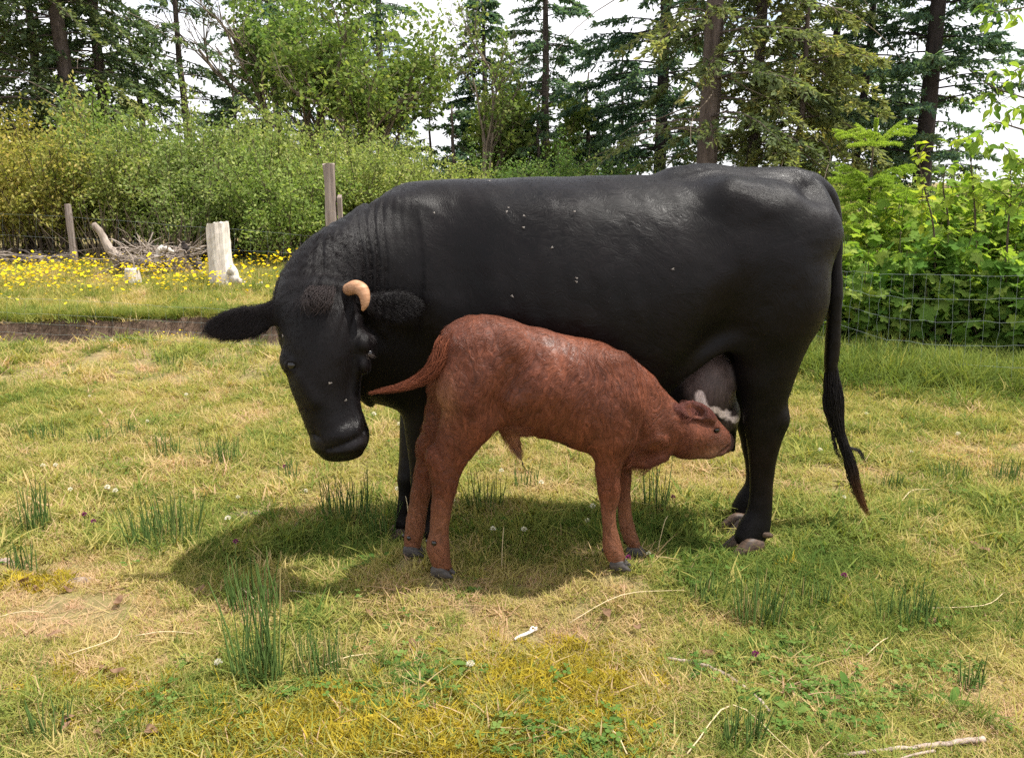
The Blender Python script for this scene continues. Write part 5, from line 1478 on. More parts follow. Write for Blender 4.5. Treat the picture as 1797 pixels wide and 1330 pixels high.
strands("navel_hair", [Q(912, 800, CAY), Q(920, 820, CAY), Q(932, 836, CAY)], [.002, .002, .001], 5, rngA, M_CALFSTRAND, calf_root, OFFK, .0008, pts=6, wave=.003, colour=(.03, .02, .02))
F_K = (1, -.25)
hoof('calf_hind_near', F_K, .032, .058, .036, M_CHOOF, calf_root, OFFK)
hoof('calf_hind_far', F_K, .032, .058, .036, M_CHOOF, calf_root, OFFK)
hoof('calf_fore_near', F_K, .030, .055, .034, M_CHOOF, calf_root, OFFK)
hoof('calf_fore_far', F_K, .030, .055, .034, M_CHOOF, calf_root, OFFK)
for (px, py, Yd) in ((751, 950, CAY - .05), (762, 953, CAY - .078), (709, 940, CAY + .08), (718, 944, CAY + .055), (1060, 965, CAY - .03), (1098, 950, CAY + .09)):
    solid("dewclaw", [ball(Q(px, py, Yd + .006), .0075, .0075, .009)], .003, M_EYE, calf_root, OFFK)
solid("eye", [ball(ceye + [0, .010, -.001], .0105, .0105, .0105)], .002, M_EYE, calf_root, OFFK)
# ------------------------------------------------------------------ grass and small plants scattered over the ground
rngG = np.random.default_rng(404)
M_GRASS = leaf_mat("grass_blades", [(0.0, (0.080, 0.135, 0.030)), (0.3, (0.19, 0.235, 0.055)), (0.55, (0.37, 0.34, 0.095)), (0.78, (0.50, 0.39, 0.185)), (1.0, (0.55, 0.37, 0.24))], tr_gain=(1.2, 1.15, .6), trans=.38, attr='gtint', typ='INSTANCER', obj_color=False)
M_RUSH = leaf_mat("rush_blades", [(0.0, (0.075, 0.135, 0.038)), (0.7, (0.15, 0.23, 0.065)), (1.0, (0.40, 0.33, 0.14))], trans=.25, obj_color=False)
M_MOSS = leaf_mat("moss", [(0.0, (0.13, 0.12, 0.02)), (0.5, (0.34, 0.27, 0.03)), (1.0, (0.50, 0.38, 0.05))], tr_gain=(1.2, 1.1, .4), trans=.35, attr='gtint', typ='INSTANCER', obj_color=False)
M_CLOVER = leaf_mat("clover", [(0.0, (0.05, 0.105, 0.024)), (0.6, (0.11, 0.19, 0.042)), (1.0, (0.20, 0.27, 0.075))], trans=.35, attr='gtint', typ='INSTANCER', obj_color=False)
M_YELLOW = leaf_mat("yellow_petals", [(0.0, (0.72, 0.50, 0.015)), (1.0, (0.85, 0.68, 0.03))], tr_gain=(1.1, 1.05, .6), trans=.3, attr='gtint', typ='INSTANCER', obj_color=False)
M_WHITE = leaf_mat("clover_florets", [(0.0, (0.62, 0.56, 0.50)), (1.0, (0.80, 0.77, 0.72))], trans=.3, obj_color=False)
M_PURPLE = leaf_mat("purple_florets", [(0.0, (0.16, 0.03, 0.11)), (1.0, (0.26, 0.05, 0.17))], trans=.3, obj_color=False)
M_DRYLEAF = leaf_mat("dry_leaf", [(0.0, (0.13, 0.075, 0.045)), (1.0, (0.30, 0.19, 0.12))], trans=.2, obj_color=False)

def blade_set(rng, n, rad, h0, h1, w, bend, flat=0.0, segs=3, lean=.35):
    r = rad * np.sqrt(rng.random(n)); a = rng.uniform(0, 6.28, n)
    base = np.stack([np.cos(a) * r, np.sin(a) * r, np.full(n, -.004)], 1)
    az = rng.uniform(0, 6.28, n); h = rng.uniform(h0, h1, n)
    d = np.stack([np.cos(az), np.sin(az), np.zeros(n)], 1); sdv = np.stack([-np.sin(az), np.cos(az), np.zeros(n)], 1)
    ln = np.abs(rng.normal(0, lean, n)) + flat; bd = np.abs(rng.normal(bend, bend * .6, n))
    ww = w * rng.uniform(.6, 1.3, n)
    V, F = [], []
    t = np.linspace(0, 1, segs + 1)
    cols = []
    for k, tk in enumerate(t):
        z = h * (tk - .45 * bd * tk * tk) / (1 + ln * .6); o = h * (ln * tk + bd * tk * tk)
        c = base + d * o[:, None]; c[:, 2] += np.maximum(z, .002)
        half = (ww * (1 - tk ** 1.6) * .5 + .0002)[:, None] * sdv
        cols.append((c - half, c + half))
    V = np.stack([x for pr in cols for x in pr], 1)           # n, 2*(segs+1), 3
    m = 2 * (segs + 1); b0 = np.arange(n) * m
    for k in range(segs):
        F.append(np.stack([b0 + 2 * k, b0 + 2 * k + 1, b0 + 2 * k + 3, b0 + 2 * k + 2], 1))
    return V.reshape(-1, 3), np.concatenate(F)

def proto_coll(name, meshes):
    c = bpy.data.collections.new(name)
    for k, m in enumerate(meshes):
        o = bpy.data.objects.new(f"{name}_{k:02d}", m); c.objects.link(o)
    return c

def scatter(name, label, coll, P, rz, scl, idx, tint, tilt=.12, kind="stuff"):
    n = len(P)
    me = bpy.data.meshes.new(name); me.vertices.add(n); me.vertices.foreach_set('co', np.asarray(P, np.float32).ravel())
    rot = np.stack([rngG.normal(0, tilt, n), rngG.normal(0, tilt, n), rz], 1)
    a = me.attributes.new('rot', 'FLOAT_VECTOR', 'POINT'); a.data.foreach_set('vector', rot.astype(np.float32).ravel())
    a = me.attributes.new('scl', 'FLOAT', 'POINT'); a.data.foreach_set('value', np.asarray(scl, np.float32))
    a = me.attributes.new('idx', 'INT', 'POINT'); a.data.foreach_set('value', np.asarray(idx, np.int32))
    a = me.attributes.new('gtint', 'FLOAT', 'POINT'); a.data.foreach_set('value', np.clip(tint, 0, 1).astype(np.float32))
    o = link(name, me); tag(o, label, kind=kind)
    g = bpy.data.node_groups.new(name + "_nodes", 'GeometryNodeTree')
    g.interface.new_socket("Geometry", in_out='INPUT', socket_type='NodeSocketGeometry')
    g.interface.new_socket("Geometry", in_out='OUTPUT', socket_type='NodeSocketGeometry')
    gi, go = g.nodes.new('NodeGroupInput'), g.nodes.new('NodeGroupOutput')
    ci = g.nodes.new('GeometryNodeCollectionInfo'); ci.inputs['Collection'].default_value = coll
    ci.inputs['Separate Children'].default_value = True; ci.inputs['Reset Children'].default_value = True
    ip = g.nodes.new('GeometryNodeInstanceOnPoints'); ip.inputs['Pick Instance'].default_value = True
    def na(nm, t):
        x = g.nodes.new('GeometryNodeInputNamedAttribute'); x.data_type = t; x.inputs['Name'].default_value = nm
        return x.outputs['Attribute']
    g.links.new(gi.outputs[0], ip.inputs['Points']); g.links.new(ci.outputs[0], ip.inputs['Instance'])
    g.links.new(na('idx', 'INT'), ip.inputs['Instance Index']); g.links.new(na('rot', 'FLOAT_VECTOR'), ip.inputs['Rotation'])
    g.links.new(na('scl', 'FLOAT'), ip.inputs['Scale']); g.links.new(ip.outputs[0], go.inputs[0])
    md = o.modifiers.new("scatter", 'NODES'); md.node_group = g
    return o

def dry_map(x, y):
    """0 green .. 1 dry and worn"""
    d = 0.40 + 1.0 * (fbm(x * 1.3, y * 1.3, 41, 3) - .5) + .5 * (fbm(x * 5, y * 5, 42, 2) - .5)
    for (px, py, rx, ry, am) in BLOBS:
        q = ((x - px) / rx) ** 2 + ((y - py) / ry) ** 2
        d = d + am * np.exp(-q)
    return d
def gpt(px, py):
    """ground point under a pixel (flat ground)"""
    a = PITCH + math.atan((py - CY) / FPX); y = CAM_H / math.tan(a)
    return np.array([gx(px, y), y])
RUSH_SPOTS = [(455, 1195, 16), (560, 1180, 18), (450, 1065, 14), (1335, 1085, 22), (1590, 1085, 26), (1240, 1055, 10), (1420, 1060, 16), (285, 950, 26), (370, 930, 22), (440, 940, 20), (540, 930, 26), (610, 905, 24), (680, 930, 18), (60, 930, 12), (850, 892, 12), (100, 1290, 16), (1500, 1090, 16), (1300, 1300, 14), (1200, 930, 22), (1180, 960, 18), (980, 960, 24), (900, 975, 20), (170, 620, 26), (130, 605, 20), (230, 610, 20), (1700, 1100, 20), (350, 1250, 12), (1680, 1260, 16), (760, 1180, 10), (930, 1240, 10)]
BLOBS = []
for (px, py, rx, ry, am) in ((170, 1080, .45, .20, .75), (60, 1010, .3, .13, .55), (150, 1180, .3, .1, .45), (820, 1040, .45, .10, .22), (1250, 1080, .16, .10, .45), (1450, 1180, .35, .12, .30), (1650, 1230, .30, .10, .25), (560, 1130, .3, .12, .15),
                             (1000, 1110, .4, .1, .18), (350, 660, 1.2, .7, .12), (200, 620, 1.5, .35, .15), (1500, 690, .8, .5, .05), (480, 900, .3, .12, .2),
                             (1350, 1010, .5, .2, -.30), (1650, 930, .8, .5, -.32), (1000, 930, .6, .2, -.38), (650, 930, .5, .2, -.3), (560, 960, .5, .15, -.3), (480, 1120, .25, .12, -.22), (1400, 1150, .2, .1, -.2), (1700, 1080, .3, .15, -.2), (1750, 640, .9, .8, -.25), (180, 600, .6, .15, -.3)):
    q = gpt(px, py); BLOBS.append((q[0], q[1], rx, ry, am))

def field_pts(n, y0, y1, margin=1.12, side=.35):
    """points spread evenly over the ground the camera sees between y0 and y1, and a strip to each side"""
    y = np.sqrt(rngG.uniform(y0 ** 2, y1 ** 2, int(n))) if y1 < 20 else rngG.uniform(y0, y1, int(n))
    hw = .648 * y * margin + side
    x = rngG.uniform(-1, 1, len(y)) * hw
    return x, y

short = [mesh_np("grass_clump", *blade_set(rngG, 46, .06, .018, .055, .0030, .5, lean=.6), [M_GRASS]) for _ in range(6)]
tuft = [mesh_np("grass_tuft", *blade_set(rngG, 34, .035, .05, .12, .0034, .45, lean=.4), [M_GRASS]) for _ in range(4)]
wide = [mesh_np("grass_wide", *blade_set(rngG, 26, .05, .03, .09, .0062, .6, lean=.6), [M_GRASS]) for _ in range(3)]
straw = [mesh_np("straw_bits", *blade_set(rngG, 10, .07, .015, .05, .0026, .25, flat=1.6, lean=.8), [M_GRASS]) for _ in range(4)]
C_GR = proto_coll("grass_source", short + tuft + wide + straw)      # 0-5 short, 6-9 tuft, 10-12 wide, 13-16 straw
PX, PY, PI_, PS, PT = [], [], [], [], []
def add(x, y, idx, scl, tint):
    PX.append(x); PY.append(y); PI_.append(idx); PS.append(scl); PT.append(tint)
for (n, y0, y1, sc) in ((9500, 1.25, 2.7, .80), (11000, 2.7, 5.2, 1.1), (11000, 5.2, 11.5, 1.75)):
    x, y = field_pts(n, y0, y1); d = dry_map(x, y)
    idx = np.where(rngG.random(len(x)) < .13, rngG.integers(10, 13, len(x)), rngG.integers(0, 6, len(x)))
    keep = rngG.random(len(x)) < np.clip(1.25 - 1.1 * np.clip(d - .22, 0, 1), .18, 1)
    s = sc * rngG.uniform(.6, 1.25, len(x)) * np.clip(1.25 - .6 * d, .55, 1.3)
    t = .25 + .66 * d + rngG.normal(0, .20, len(x))
    add(x[keep], y[keep], idx[keep], s[keep], t[keep])
    m = len(x) // 6
    x, y = field_pts(m, y0, y1); d = dry_map(x, y)
    add(x, y, rngG.integers(13, 17, m), sc * rngG.uniform(.5, 1.2, m), .78 + rngG.normal(0, .15, m) + .1 * d)
    m = len(x) // 3
    x, y = field_pts(m, y0, y1); d = dry_map(x, y); k = rngG.random(m) < np.clip(.75 - 1.2 * d, 0, 1)
    add(x[k], y[k], rngG.integers(6, 10, k.sum()), sc * rngG.uniform(.45, 1.0, k.sum()), .05 + .42 * d[k] + rngG.normal(0, .10, k.sum()))
for (px, py, nn) in RUSH_SPOTS:
    g = gpt(px, py); x = g[0] + rngG.normal(0, .09, nn) * (1 + .12 * g[1]); y = g[1] + rngG.normal(0, .06, nn) * (1 + .2 * g[1])
    nn = nn // 2; x, y = x[:nn], y[:nn]
    add(x, y, rngG.integers(6, 10, nn), rngG.uniform(.45, 1.0, nn), .18 + rngG.normal(0, .16, nn))
# long grass along the right hand fence, on the bank edge and in the flower meadow
x = rngG.uniform(2.0, 4.9, 1500); y = 5.5 - .34 * (x - 2.2) + rngG.normal(.15, .28, 1500)
add(x, y, rngG.integers(6, 10, 1500), rngG.uniform(1.0, 2.4, 1500), .22 + rngG.normal(0, .12, 1500))
x = rngG.uniform(-6.5, -.2, 1400); y = bank_y(x) + .06 + np.abs(rngG.normal(0, .16, 1400))
add(x, y, rngG.integers(6, 10, 1400), rngG.uniform(.7, 1.35, 1400), .30 + rngG.normal(0, .14, 1400))
x = rngG.uniform(-8.5, -.5, 2200); y = rngG.uniform(6.9, 10.8, 2200)
add(x, y, rngG.integers(6, 10, 2200), rngG.uniform(.6, 1.25, 2200), .48 + rngG.normal(0, .18, 2200))
PX, PY = np.concatenate(PX), np.concatenate(PY); PI_, PS, PT = np.concatenate(PI_), np.concatenate(PS), np.concatenate(PT)
bare = np.abs(PY - bank_y(PX) + .07) < .13
near_hoof = np.min([np.hypot(PX - s[0] + .015, PY - s[1] + .03) for s in SOLES.values()], 0) < .046
ok = ~(near_hoof & (PS > .5)) & ~(bare & (PX < .3) & (rngG.random(len(PX)) < .93))
PX, PY, PI_, PS, PT = PX[ok], PY[ok], PI_[ok], PS[ok], PT[ok]
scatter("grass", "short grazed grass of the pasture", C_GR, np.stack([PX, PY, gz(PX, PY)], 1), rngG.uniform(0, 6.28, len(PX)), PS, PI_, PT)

# moss cushions and clover leaves
moss = [mesh_np("moss_tuft", *blade_set(rngG, 60, .028, .008, .020, .0026, .4, lean=.7, segs=2), [M_MOSS]) for _ in range(3)]
C_MO = proto_coll("moss_source", moss)
px_ = []; 
for (cx_, cy_, sx, sy, n) in ((640, 1290, 170, 40, 620), (560, 1255, 120, 25, 200), (800, 1300, 70, 25, 160), (950, 1175, 90, 22, 170), (1010, 1210, 60, 25, 100), (1060, 1290, 45, 25, 90), (180, 1215, 60, 20, 60), (1290, 1000, 70, 8, 40), (60, 1020, 40, 10, 30), (900, 1250, 60, 30, 90), (400, 1300, 80, 20, 120)):
    for _ in range(int(n * 1.6)): px_.append(gpt(cx_ + rngG.normal(0, sx), min(cy_ + rngG.normal(0, sy), 1420)))
px_ = np.array(px_); n = len(px_)
scatter("moss", "yellow moss cushions in the grass near the camera", C_MO, np.stack([px_[:, 0], px_[:, 1], gz(px_[:, 0], px_[:, 1]) + .004], 1), rngG.uniform(0, 6.28, n), rngG.uniform(.8, 1.7, n), rngG.integers(0, 3, n), .5 + rngG.normal(0, .25, n), .25)
def clover_mesh(rng, n):
    vs, fs, k = [], [], 0
    for _ in range(n):
        c = np.array([rng.normal(0, .035), rng.normal(0, .035), rng.uniform(.010, .032)]); a0 = rng.uniform(0, 6.28); s = rng.uniform(.006, .012)
        for j in range(3):
            a = a0 + j * 2.094; d = np.array([math.cos(a), math.sin(a), .15]); p = np.array([-d[1], d[0], 0])
            vs += [c, c + d * s * .6 + p * s * .55, c + d * s * 1.15 + p * s * .25, c + d * s * 1.15 - p * s * .25, c + d * s * .6 - p * s * .55]
            fs += [[k, k + 4, k + 3, k + 2], [k, k + 2, k + 1, k + 1]]; k += 5
    f4 = np.array([q for q in fs if q[2] != q[3]]); f3 = np.array([q[:3] for q in fs if q[2] == q[3]])
    return mesh_np("clover_patch", np.array(vs), [f4, f3], [M_CLOVER])
def weed_mesh(rng, n, l, w):
    vs, fs, k = [], [], 0
    for j in range(n):
        a = j * 6.28 / n + rng.normal(0, .3); ll = l * rng.uniform(.6, 1.15); ww = w * rng.uniform(.7, 1.2); up = rng.uniform(.15, .8)
        d = np.array([math.cos(a), math.sin(a), 0]); p = np.array([-d[1], d[0], 0])
        for t in np.linspace(0, 1, 6):
            hw = ww * math.sin(math.pi * min(1, t * .93 + .05)) ** .8
            c = d * ll * t + np.array([0, 0, ll * (up * t - up * .75 * t * t) + .004])
            vs += [c - p * hw + [0, 0, hw * .4], c, c + p * hw + [0, 0, hw * .4]]
        for q in range(5):
            b0 = k + q * 3; fs += [[b0, b0 + 1, b0 + 4, b0 + 3], [b0 + 1, b0 + 2, b0 + 5, b0 + 4]]
        k += 18
    return mesh_np("weed_rosette", np.array(vs), np.array(fs), [M_CLOVER], True)
C_CL = proto_coll("clover_source", [clover_mesh(rngG, 9) for _ in range(4)] + [weed_mesh(rngG, 7, .06, .011) for _ in range(3)])
q = []
for (cx_, cy_, sx, sy, n) in ((700, 1210, 70, 30, 60), (1020, 1290, 70, 25, 60), (1380, 1160, 80, 40, 80), (1480, 1250, 90, 35, 70), (460, 1210, 40, 15, 25), (900, 1270, 80, 30, 40), (1250, 1010, 50, 12, 14), (300, 1270, 70, 25, 25), (1650, 1180, 60, 30, 25), (700, 980, 60, 12, 12)):
    for _ in range(int(n * .6)): q.append(gpt(cx_ + rngG.normal(0, sx), min(cy_ + rngG.normal(0, sy), 1420)))
x, y = field_pts(160, 1.3, 5.5); q = np.concatenate([np.array(q), np.stack([x, y], 1)]); n = len(q)
idx = np.where(rngG.random(n) < .22, rngG.integers(4, 7, n), rngG.integers(0, 4, n))
scatter("clover_leaves", "clover and broad leaved weeds in the grass", C_CL, np.stack([q[:, 0], q[:, 1], gz(q[:, 0], q[:, 1])], 1), rngG.uniform(0, 6.28, n), rngG.uniform(.6, 1.15, n), idx, .5 + rngG.normal(0, .25, n), .12)

# yellow flowers of the meadow beyond the bank
def flower_mesh(rng, n, stem=True):
    vs, fs, k, mi = [], [], 0, []
    for _ in range(n):
        x, y, h = rng.normal(0, .10), rng.normal(0, .10), rng.uniform(.10, .24); r = rng.uniform(.011, .019); tl = rng.normal(0, .35, 2)
        a = np.arange(8) / 8 * 6.283
        rr = r * np.where(np.arange(8) % 2 == 0, 1, .72)
        ring = np.stack([x + np.cos(a) * rr, y + np.sin(a) * rr, h + .003 + np.cos(a) * rr * tl[0] + np.sin(a) * rr * tl[1]], 1)
        vs += [[x, y, h]] + ring.tolist()
        fs += [[k, k + 1 + j, k + 1 + (j + 1) % 8] for j in range(8)]; mi += [0] * 8; k += 9
        vs += [[x - .0016, y, 0], [x + .0016, y, 0], [x, y, h]]; fs += [[k, k + 1, k + 2]]; mi += [1]; k += 3
    return mesh_np("yellow_flower_group", np.array(vs), np.array(fs), [M_YELLOW, M_GRASS], face_mat=mi)
C_YF = proto_coll("yellow_flower_source", [flower_mesh(rngG, 5) for _ in range(5)])
n = 1500
y = 7.0 + 3.3 * rngG.random(n) ** .75; x = rngG.uniform(-7.6, -1.0, n)
den = smooth01((y - 7.0) / 2.0) * np.clip(.35 + 1.3 * (fbm(x * .9, y * .9, 91, 2) - .3), .05, 1)
k = rngG.random(n) < den; x, y = x[k], y[k]
x2 = rngG.uniform(-6, -1, 26); y2 = rngG.uniform(6.1, 6.75, 26)
x, y = np.concatenate([x, x2]), np.concatenate([y, y2]); n = len(x)
sc = np.concatenate([rngG.uniform(.8, 1.3, n - 26), rngG.uniform(.3, .55, 26)])
scatter("yellow_flowers", "yellow flowers thick in the meadow beyond the soil bank", C_YF, np.stack([x, y, gz(x, y)], 1), rngG.uniform(0, 6.28, n), sc, rngG.integers(0, 5, n), rngG.random(n), .05)

# ------------------------------------------------------------------ rush tufts
def rush_mesh(rng, n, h, w, dry=.1):
    a = rng.uniform(0, 6.28, n); r = w * .42 * np.sqrt(rng.random(n)); vs, fs, tt, k = [], [], [], 0
    for j in range(n):
        b0 = np.array([math.cos(a[j]) * r[j], math.sin(a[j]) * r[j] * .7, -.01]); hh = h * rng.uniform(.35, 1.05); s = np.linspace(0, 1, 5)
        ln = np.array([rng.normal(0, .10) + b0[0] * 1.2, rng.normal(0, .10) + b0[1] * .6, 1.0])
        P = b0 + ln * hh * s[:, None] + np.array([rng.normal(0, .06), rng.normal(0, .06), 0]) * hh * (s ** 2)[:, None]
        rr = np.linspace(.0030, .0012, 5) * rng.uniform(.8, 1.25)
        for q in range(5):
            for m in range(3):
                vs.append(P[q] + rr[q] * np.array([math.cos(m * 2.094), math.sin(m * 2.094), 0]))
        for q in range(4):
            for m in range(3):
                fs.append([k + q * 3 + m, k + q * 3 + (m + 1) % 3, k + q * 3 + 3 + (m + 1) % 3, k + q * 3 + 3 + m])
        t = 1.0 if rng.random() < dry else rng.uniform(.1, .75)
        tt += [t] * 15; k += 15
    return mesh_np("rush_tuft", np.array(vs), np.array(fs), [M_RUSH], True, {'tint': np.array(tt)})
G_RU = "rush tufts in the pasture"
for k, (px, py, hp, wp, n, lab) in enumerate((
    (455, 1195, 190, 105, 46, "tallest dark green rush tuft, in the left foreground"), (560, 1180, 95, 110, 34, "half brown rush tuft right of the tallest one"), (450, 1065, 110, 110, 30, "rush tuft straight behind the tallest one"),
    (1335, 1085, 95, 105, 48, "rush tuft below the cow's hind hoof with a pale dead stalk"), (1590, 1085, 75, 120, 46, "short cropped rush tuft in the right foreground"), (1240, 1055, 65, 70, 24, "small rush tuft amid rusty dead grass"),
    (1420, 1060, 60, 80, 28, "low rush tuft between the two right foreground tufts"), (285, 950, 95, 150, 60, "wide dark rush tuft where the head's shadow begins"), (60, 930, 95, 75, 34, "upright rush tuft at the left edge above the pale soil"),
    (40, 1000, 60, 60, 18, "thin rush tuft at the left edge below the upright one"), (170, 775, 30, 60, 20, "little rush tuft in the sunlit left pasture"), (300, 640, 32, 60, 24, "rush tuft close under the soil bank, left"), (395, 815, 55, 60, 22, "rush tuft left of the cow's muzzle"),
    (290, 795, 40, 60, 20, "rush tuft in the middle of the left pasture"), (505, 840, 45, 40, 14, "thin rush tuft right below the cow's muzzle"), (850, 892, 72, 80, 30, "rush tuft seen between the calf's legs, left"), (925, 850, 50, 60, 16, "small rush tuft between the calf's legs under its belly"),
    (1150, 885, 85, 65, 22, "rush tuft with two long stems right of the calf's forelegs"), (610, 905, 90, 110, 50, "dark rush tuft in shade behind the calf's hind legs"), (680, 930, 80, 70, 30, "dark rush tuft touching the calf's far hind leg"), (1568, 850, 38, 60, 26, "rush tuft right of the tail's tip"),
    (1668, 835, 36, 80, 30, "left rush tuft of the two near the right edge"), (1765, 835, 42, 70, 30, "rush tuft nearest the right edge, mid pasture"), (70, 770, 40, 90, 22, "faint rush tuft at the far left edge"), (370, 800, 40, 60, 16, "rush tuft beside the one left of the muzzle"),
    (1545, 640, 30, 50, 16, "small rush tuft behind the cow's tail"), (220, 760, 34, 60, 18, "rush tuft left of centre in the sunlit pasture"), (90, 1290, 70, 90, 26, "rush tuft in the bottom left corner"), (1300, 1300, 85, 90, 30, "rush tuft at the bottom edge below the bent stick"), (1700, 1200, 70, 60, 12, "thin single stemmed rush tuft at lower right"))):
    g = gpt(px, py); z = float(gz(g[0], g[1])); sc = mpp(g[1], 0.05)
    o = link("rush_tuft", rush_mesh(np.random.default_rng(600 + k), int(n * 1.25), hp * sc * 1.08, wp * sc, .25 if 'brown' in lab else .08)); o.location = (g[0], g[1], z)
    tag(o, lab, "rush tuft", G_RU)

# ------------------------------------------------------------------ white and purple clover heads
MARKS = [(455, 1195, "the tallest rush tuft"), (560, 1180, "the half brown rush tuft"), (1335, 1085, "the rush tuft below the cow's hind hoof"), (1590, 1085, "the short cropped rush tuft"), (285, 950, "the wide rush tuft by the head's shadow"), (60, 930, "the upright rush tuft at the left edge"),
         (455, 899, "the largest soil heap"), (145, 1018, "the flat soil heap"), (595, 800, "the cow's muzzle"), (775, 1000, "the calf's near hind hoof"), (725, 965, "the calf's far hind hoof"), (1085, 990, "the calf's near forehoof"), (1112, 970, "the calf's far forehoof"), (1305, 965, "the cow's near hind hoof"),
         (1525, 900, "the tip of the cow's tail"), (1260, 1200, "the bent stick"), (1620, 1307, "the fallen branch"), (920, 1113, "the bleached stick"), (850, 892, "the rush tuft between the calf's legs"), (1150, 885, "the rush tuft with two long stems"), (170, 775, "the little rush tuft in the sunlit pasture"),
         (300, 640, "the rush tuft under the soil bank"), (395, 815, "the rush tuft near the muzzle"), (1775, 1117, "the dung crumbs"), (500, 930, "the forked reddish root"), (650, 1280, "the yellow moss cushions"), (1668, 835, "the two rush tufts near the right edge"), (1240, 1055, "the small tuft in rusty grass")]
USED = set()
def where(px, py, head, tail=""):
    """a label that places a small thing by the landmark nearest to it"""
    for (mx, my, nm) in sorted(MARKS, key=lambda m: (m[0] - px) ** 2 + 2.5 * (m[1] - py) ** 2):
        dx, dy = px - mx, (py - my) * 1.6
        rel_ = ("just left of " if dx < 0 else "just right of ") if abs(dx) > abs(dy) else ("behind " if dy < 0 else "in front of ")
        t = head + " " + rel_ + nm + tail
        if t not in USED:
            USED.add(t); return t
    return head
def clover_head(name, mat, r, h):
    rng = np.random.default_rng(3); n = 60
    d = rand_dirs(rng, n); d[:, 2] = np.abs(d[:, 2]) * 1.2 - .35
    c = np.array([0, 0, h]) + d * r * .35; v, f = leaf_quads(c, d * r * .75, unit(np.cross(d, rand_dirs(rng, n))) * r * .22)
    tb = TB().tube(np.array([[0, 0, 0], [.004, 0, h * .5], [0, 0, h]]), [.0012, .001, .001], 3, False)
    sv = np.concatenate(tb.v); sf = np.concatenate(tb.f) + len(v)
    return mesh_np(name, np.concatenate([v, sv]), np.concatenate([f, sf]), [mat, M_RUSH], False, {'tint': np.concatenate([np.repeat(rng.random(n), 4), np.full(len(sv), .4)])}, [0] * len(f) + [1] * len(sf))
WC = clover_head("white_clover", M_WHITE, .011, .05); PC = clover_head("purple_clover", M_PURPLE, .010, .06)
spots = [(75, 832), (100, 830), (120, 873), (190, 870), (200, 875), (403, 930), (533, 870), (700, 865), (795, 892), (950, 862), (880, 838), (860, 950), (1029, 929), (1143, 1012), (390, 1190), (655, 730), (420, 885), (700, 750), (815, 760), (920, 950), (1040, 900), (1480, 880), (830, 1195), (262, 745), (330, 700), (160, 700), (110, 610), (160, 602), (200, 608), (60, 600), (1230, 690), (1520, 730), (1600, 800), (1690, 770), (1440, 800)]
for (px, py) in spots:
    g = gpt(px, py); o = link("white_clover", WC); o.location = (g[0], g[1], float(gz(g[0], g[1]))); o.scale = [rngG.uniform(.7, 1.15)] * 3; o.rotation_euler = (rngG.normal(0, .2), rngG.normal(0, .2), rngG.uniform(0, 6))
    tag(o, where(px, py, "white clover head"), "clover flower", "white clover heads in the pasture")
for (px, py) in ((418, 968), (500, 835), (152, 925), (162, 938), (458, 1048), (1089, 1032), (1468, 1025), (1335, 1170), (1180, 890), (1105, 880)):
    g = gpt(px, py); o = link("purple_clover", PC); o.location = (g[0], g[1], float(gz(g[0], g[1]))); o.rotation_euler = (rngG.normal(0, .2), rngG.normal(0, .2), rngG.uniform(0, 6))
    tag(o, where(px, py, "purple clover head"), "clover flower", "purple clover heads in the pasture")
# ------------------------------------------------------------------ sticks, soil, dung, dry leaves, flies
rngH = np.random.default_rng(55)
M_STICK = bark_mat("stick_bark", (0.20, 0.15, 0.12), (0.46, 0.37, 0.31), 60, .3, .5, .003)
M_BONE = bark_mat("pale_stick", (0.55, 0.48, 0.42), (0.78, 0.72, 0.66), 60, .3, .4, .003)
M_DARKTWIG = bark_mat("dark_twig", (0.03, 0.022, 0.02), (0.09, 0.07, 0.06), 60, .3)
M_STRAW = bark_mat("straw_stem", (0.42, 0.33, 0.18), (0.64, 0.53, 0.33), 80, .2, .2, .002)
def gl(px, py, up=.012):
    g = gpt(px, py); return np.array([g[0], g[1], float(gz(g[0], g[1])) + up])
def stick(name, label, cat, pts, rad, mat, seed=0, parts=None, ups=None, n=22, group=None):
    rng = np.random.default_rng(seed)
    P = catmull(np.array([gl(x, y, (ups[i] if ups else .014)) for i, (x, y) in enumerate(pts)]), n)
    P = P + rng.normal(0, rad[0] * .25, P.shape)
    o = link(name, TB().tube(P - P[0], np.interp(np.linspace(0, 1, n), np.linspace(0, 1, len(rad)), rad) * (1 + .12 * rng.normal(0, 1, n)), 8).mesh(name, [mat])); o.location = P[0]
    tag(o, label, cat, group)
    for k, (pp, rr, uu) in enumerate(parts or ()):
        q = catmull(np.array([gl(x, y, uu) for x, y in pp]), 12) - P[0]
        link("side_twig", TB().tube(q, np.linspace(rr, rr * .5, 12), 6).mesh("side_twig", [mat]), o)
    return o
stick("bent_stick", "bent pale brown stick lying in the right foreground", "stick", [(1172, 1157), (1225, 1165), (1275, 1185), (1320, 1218), (1352, 1250)], [.0045, .0055, .005, .004], M_STICK, 1)
stick("fallen_branch", "thickest grey branch at the bottom right edge", "stick", [(1470, 1326), (1540, 1318), (1620, 1307), (1680, 1301), (1727, 1297)], [.0035, .005, .006, .0075], M_STICK, 2, [([(1640, 1316), (1600, 1326), (1560, 1342)], .004, .016)])
stick("pale_stick", "short bleached bone white stick in the middle foreground", "stick", [(902, 1123), (920, 1114), (937, 1107), (942, 1103)], [.004, .0045, .005, .004], M_BONE, 3, [([(930, 1111), (934, 1104), (940, 1108)], .003, .02)], n=10)
stick("dark_twig", "thin dark twig behind the cow's hind hoof", "stick", [(1360, 909), (1392, 912), (1425, 918)], [.003, .003, .002], M_DARKTWIG, 4, n=10)
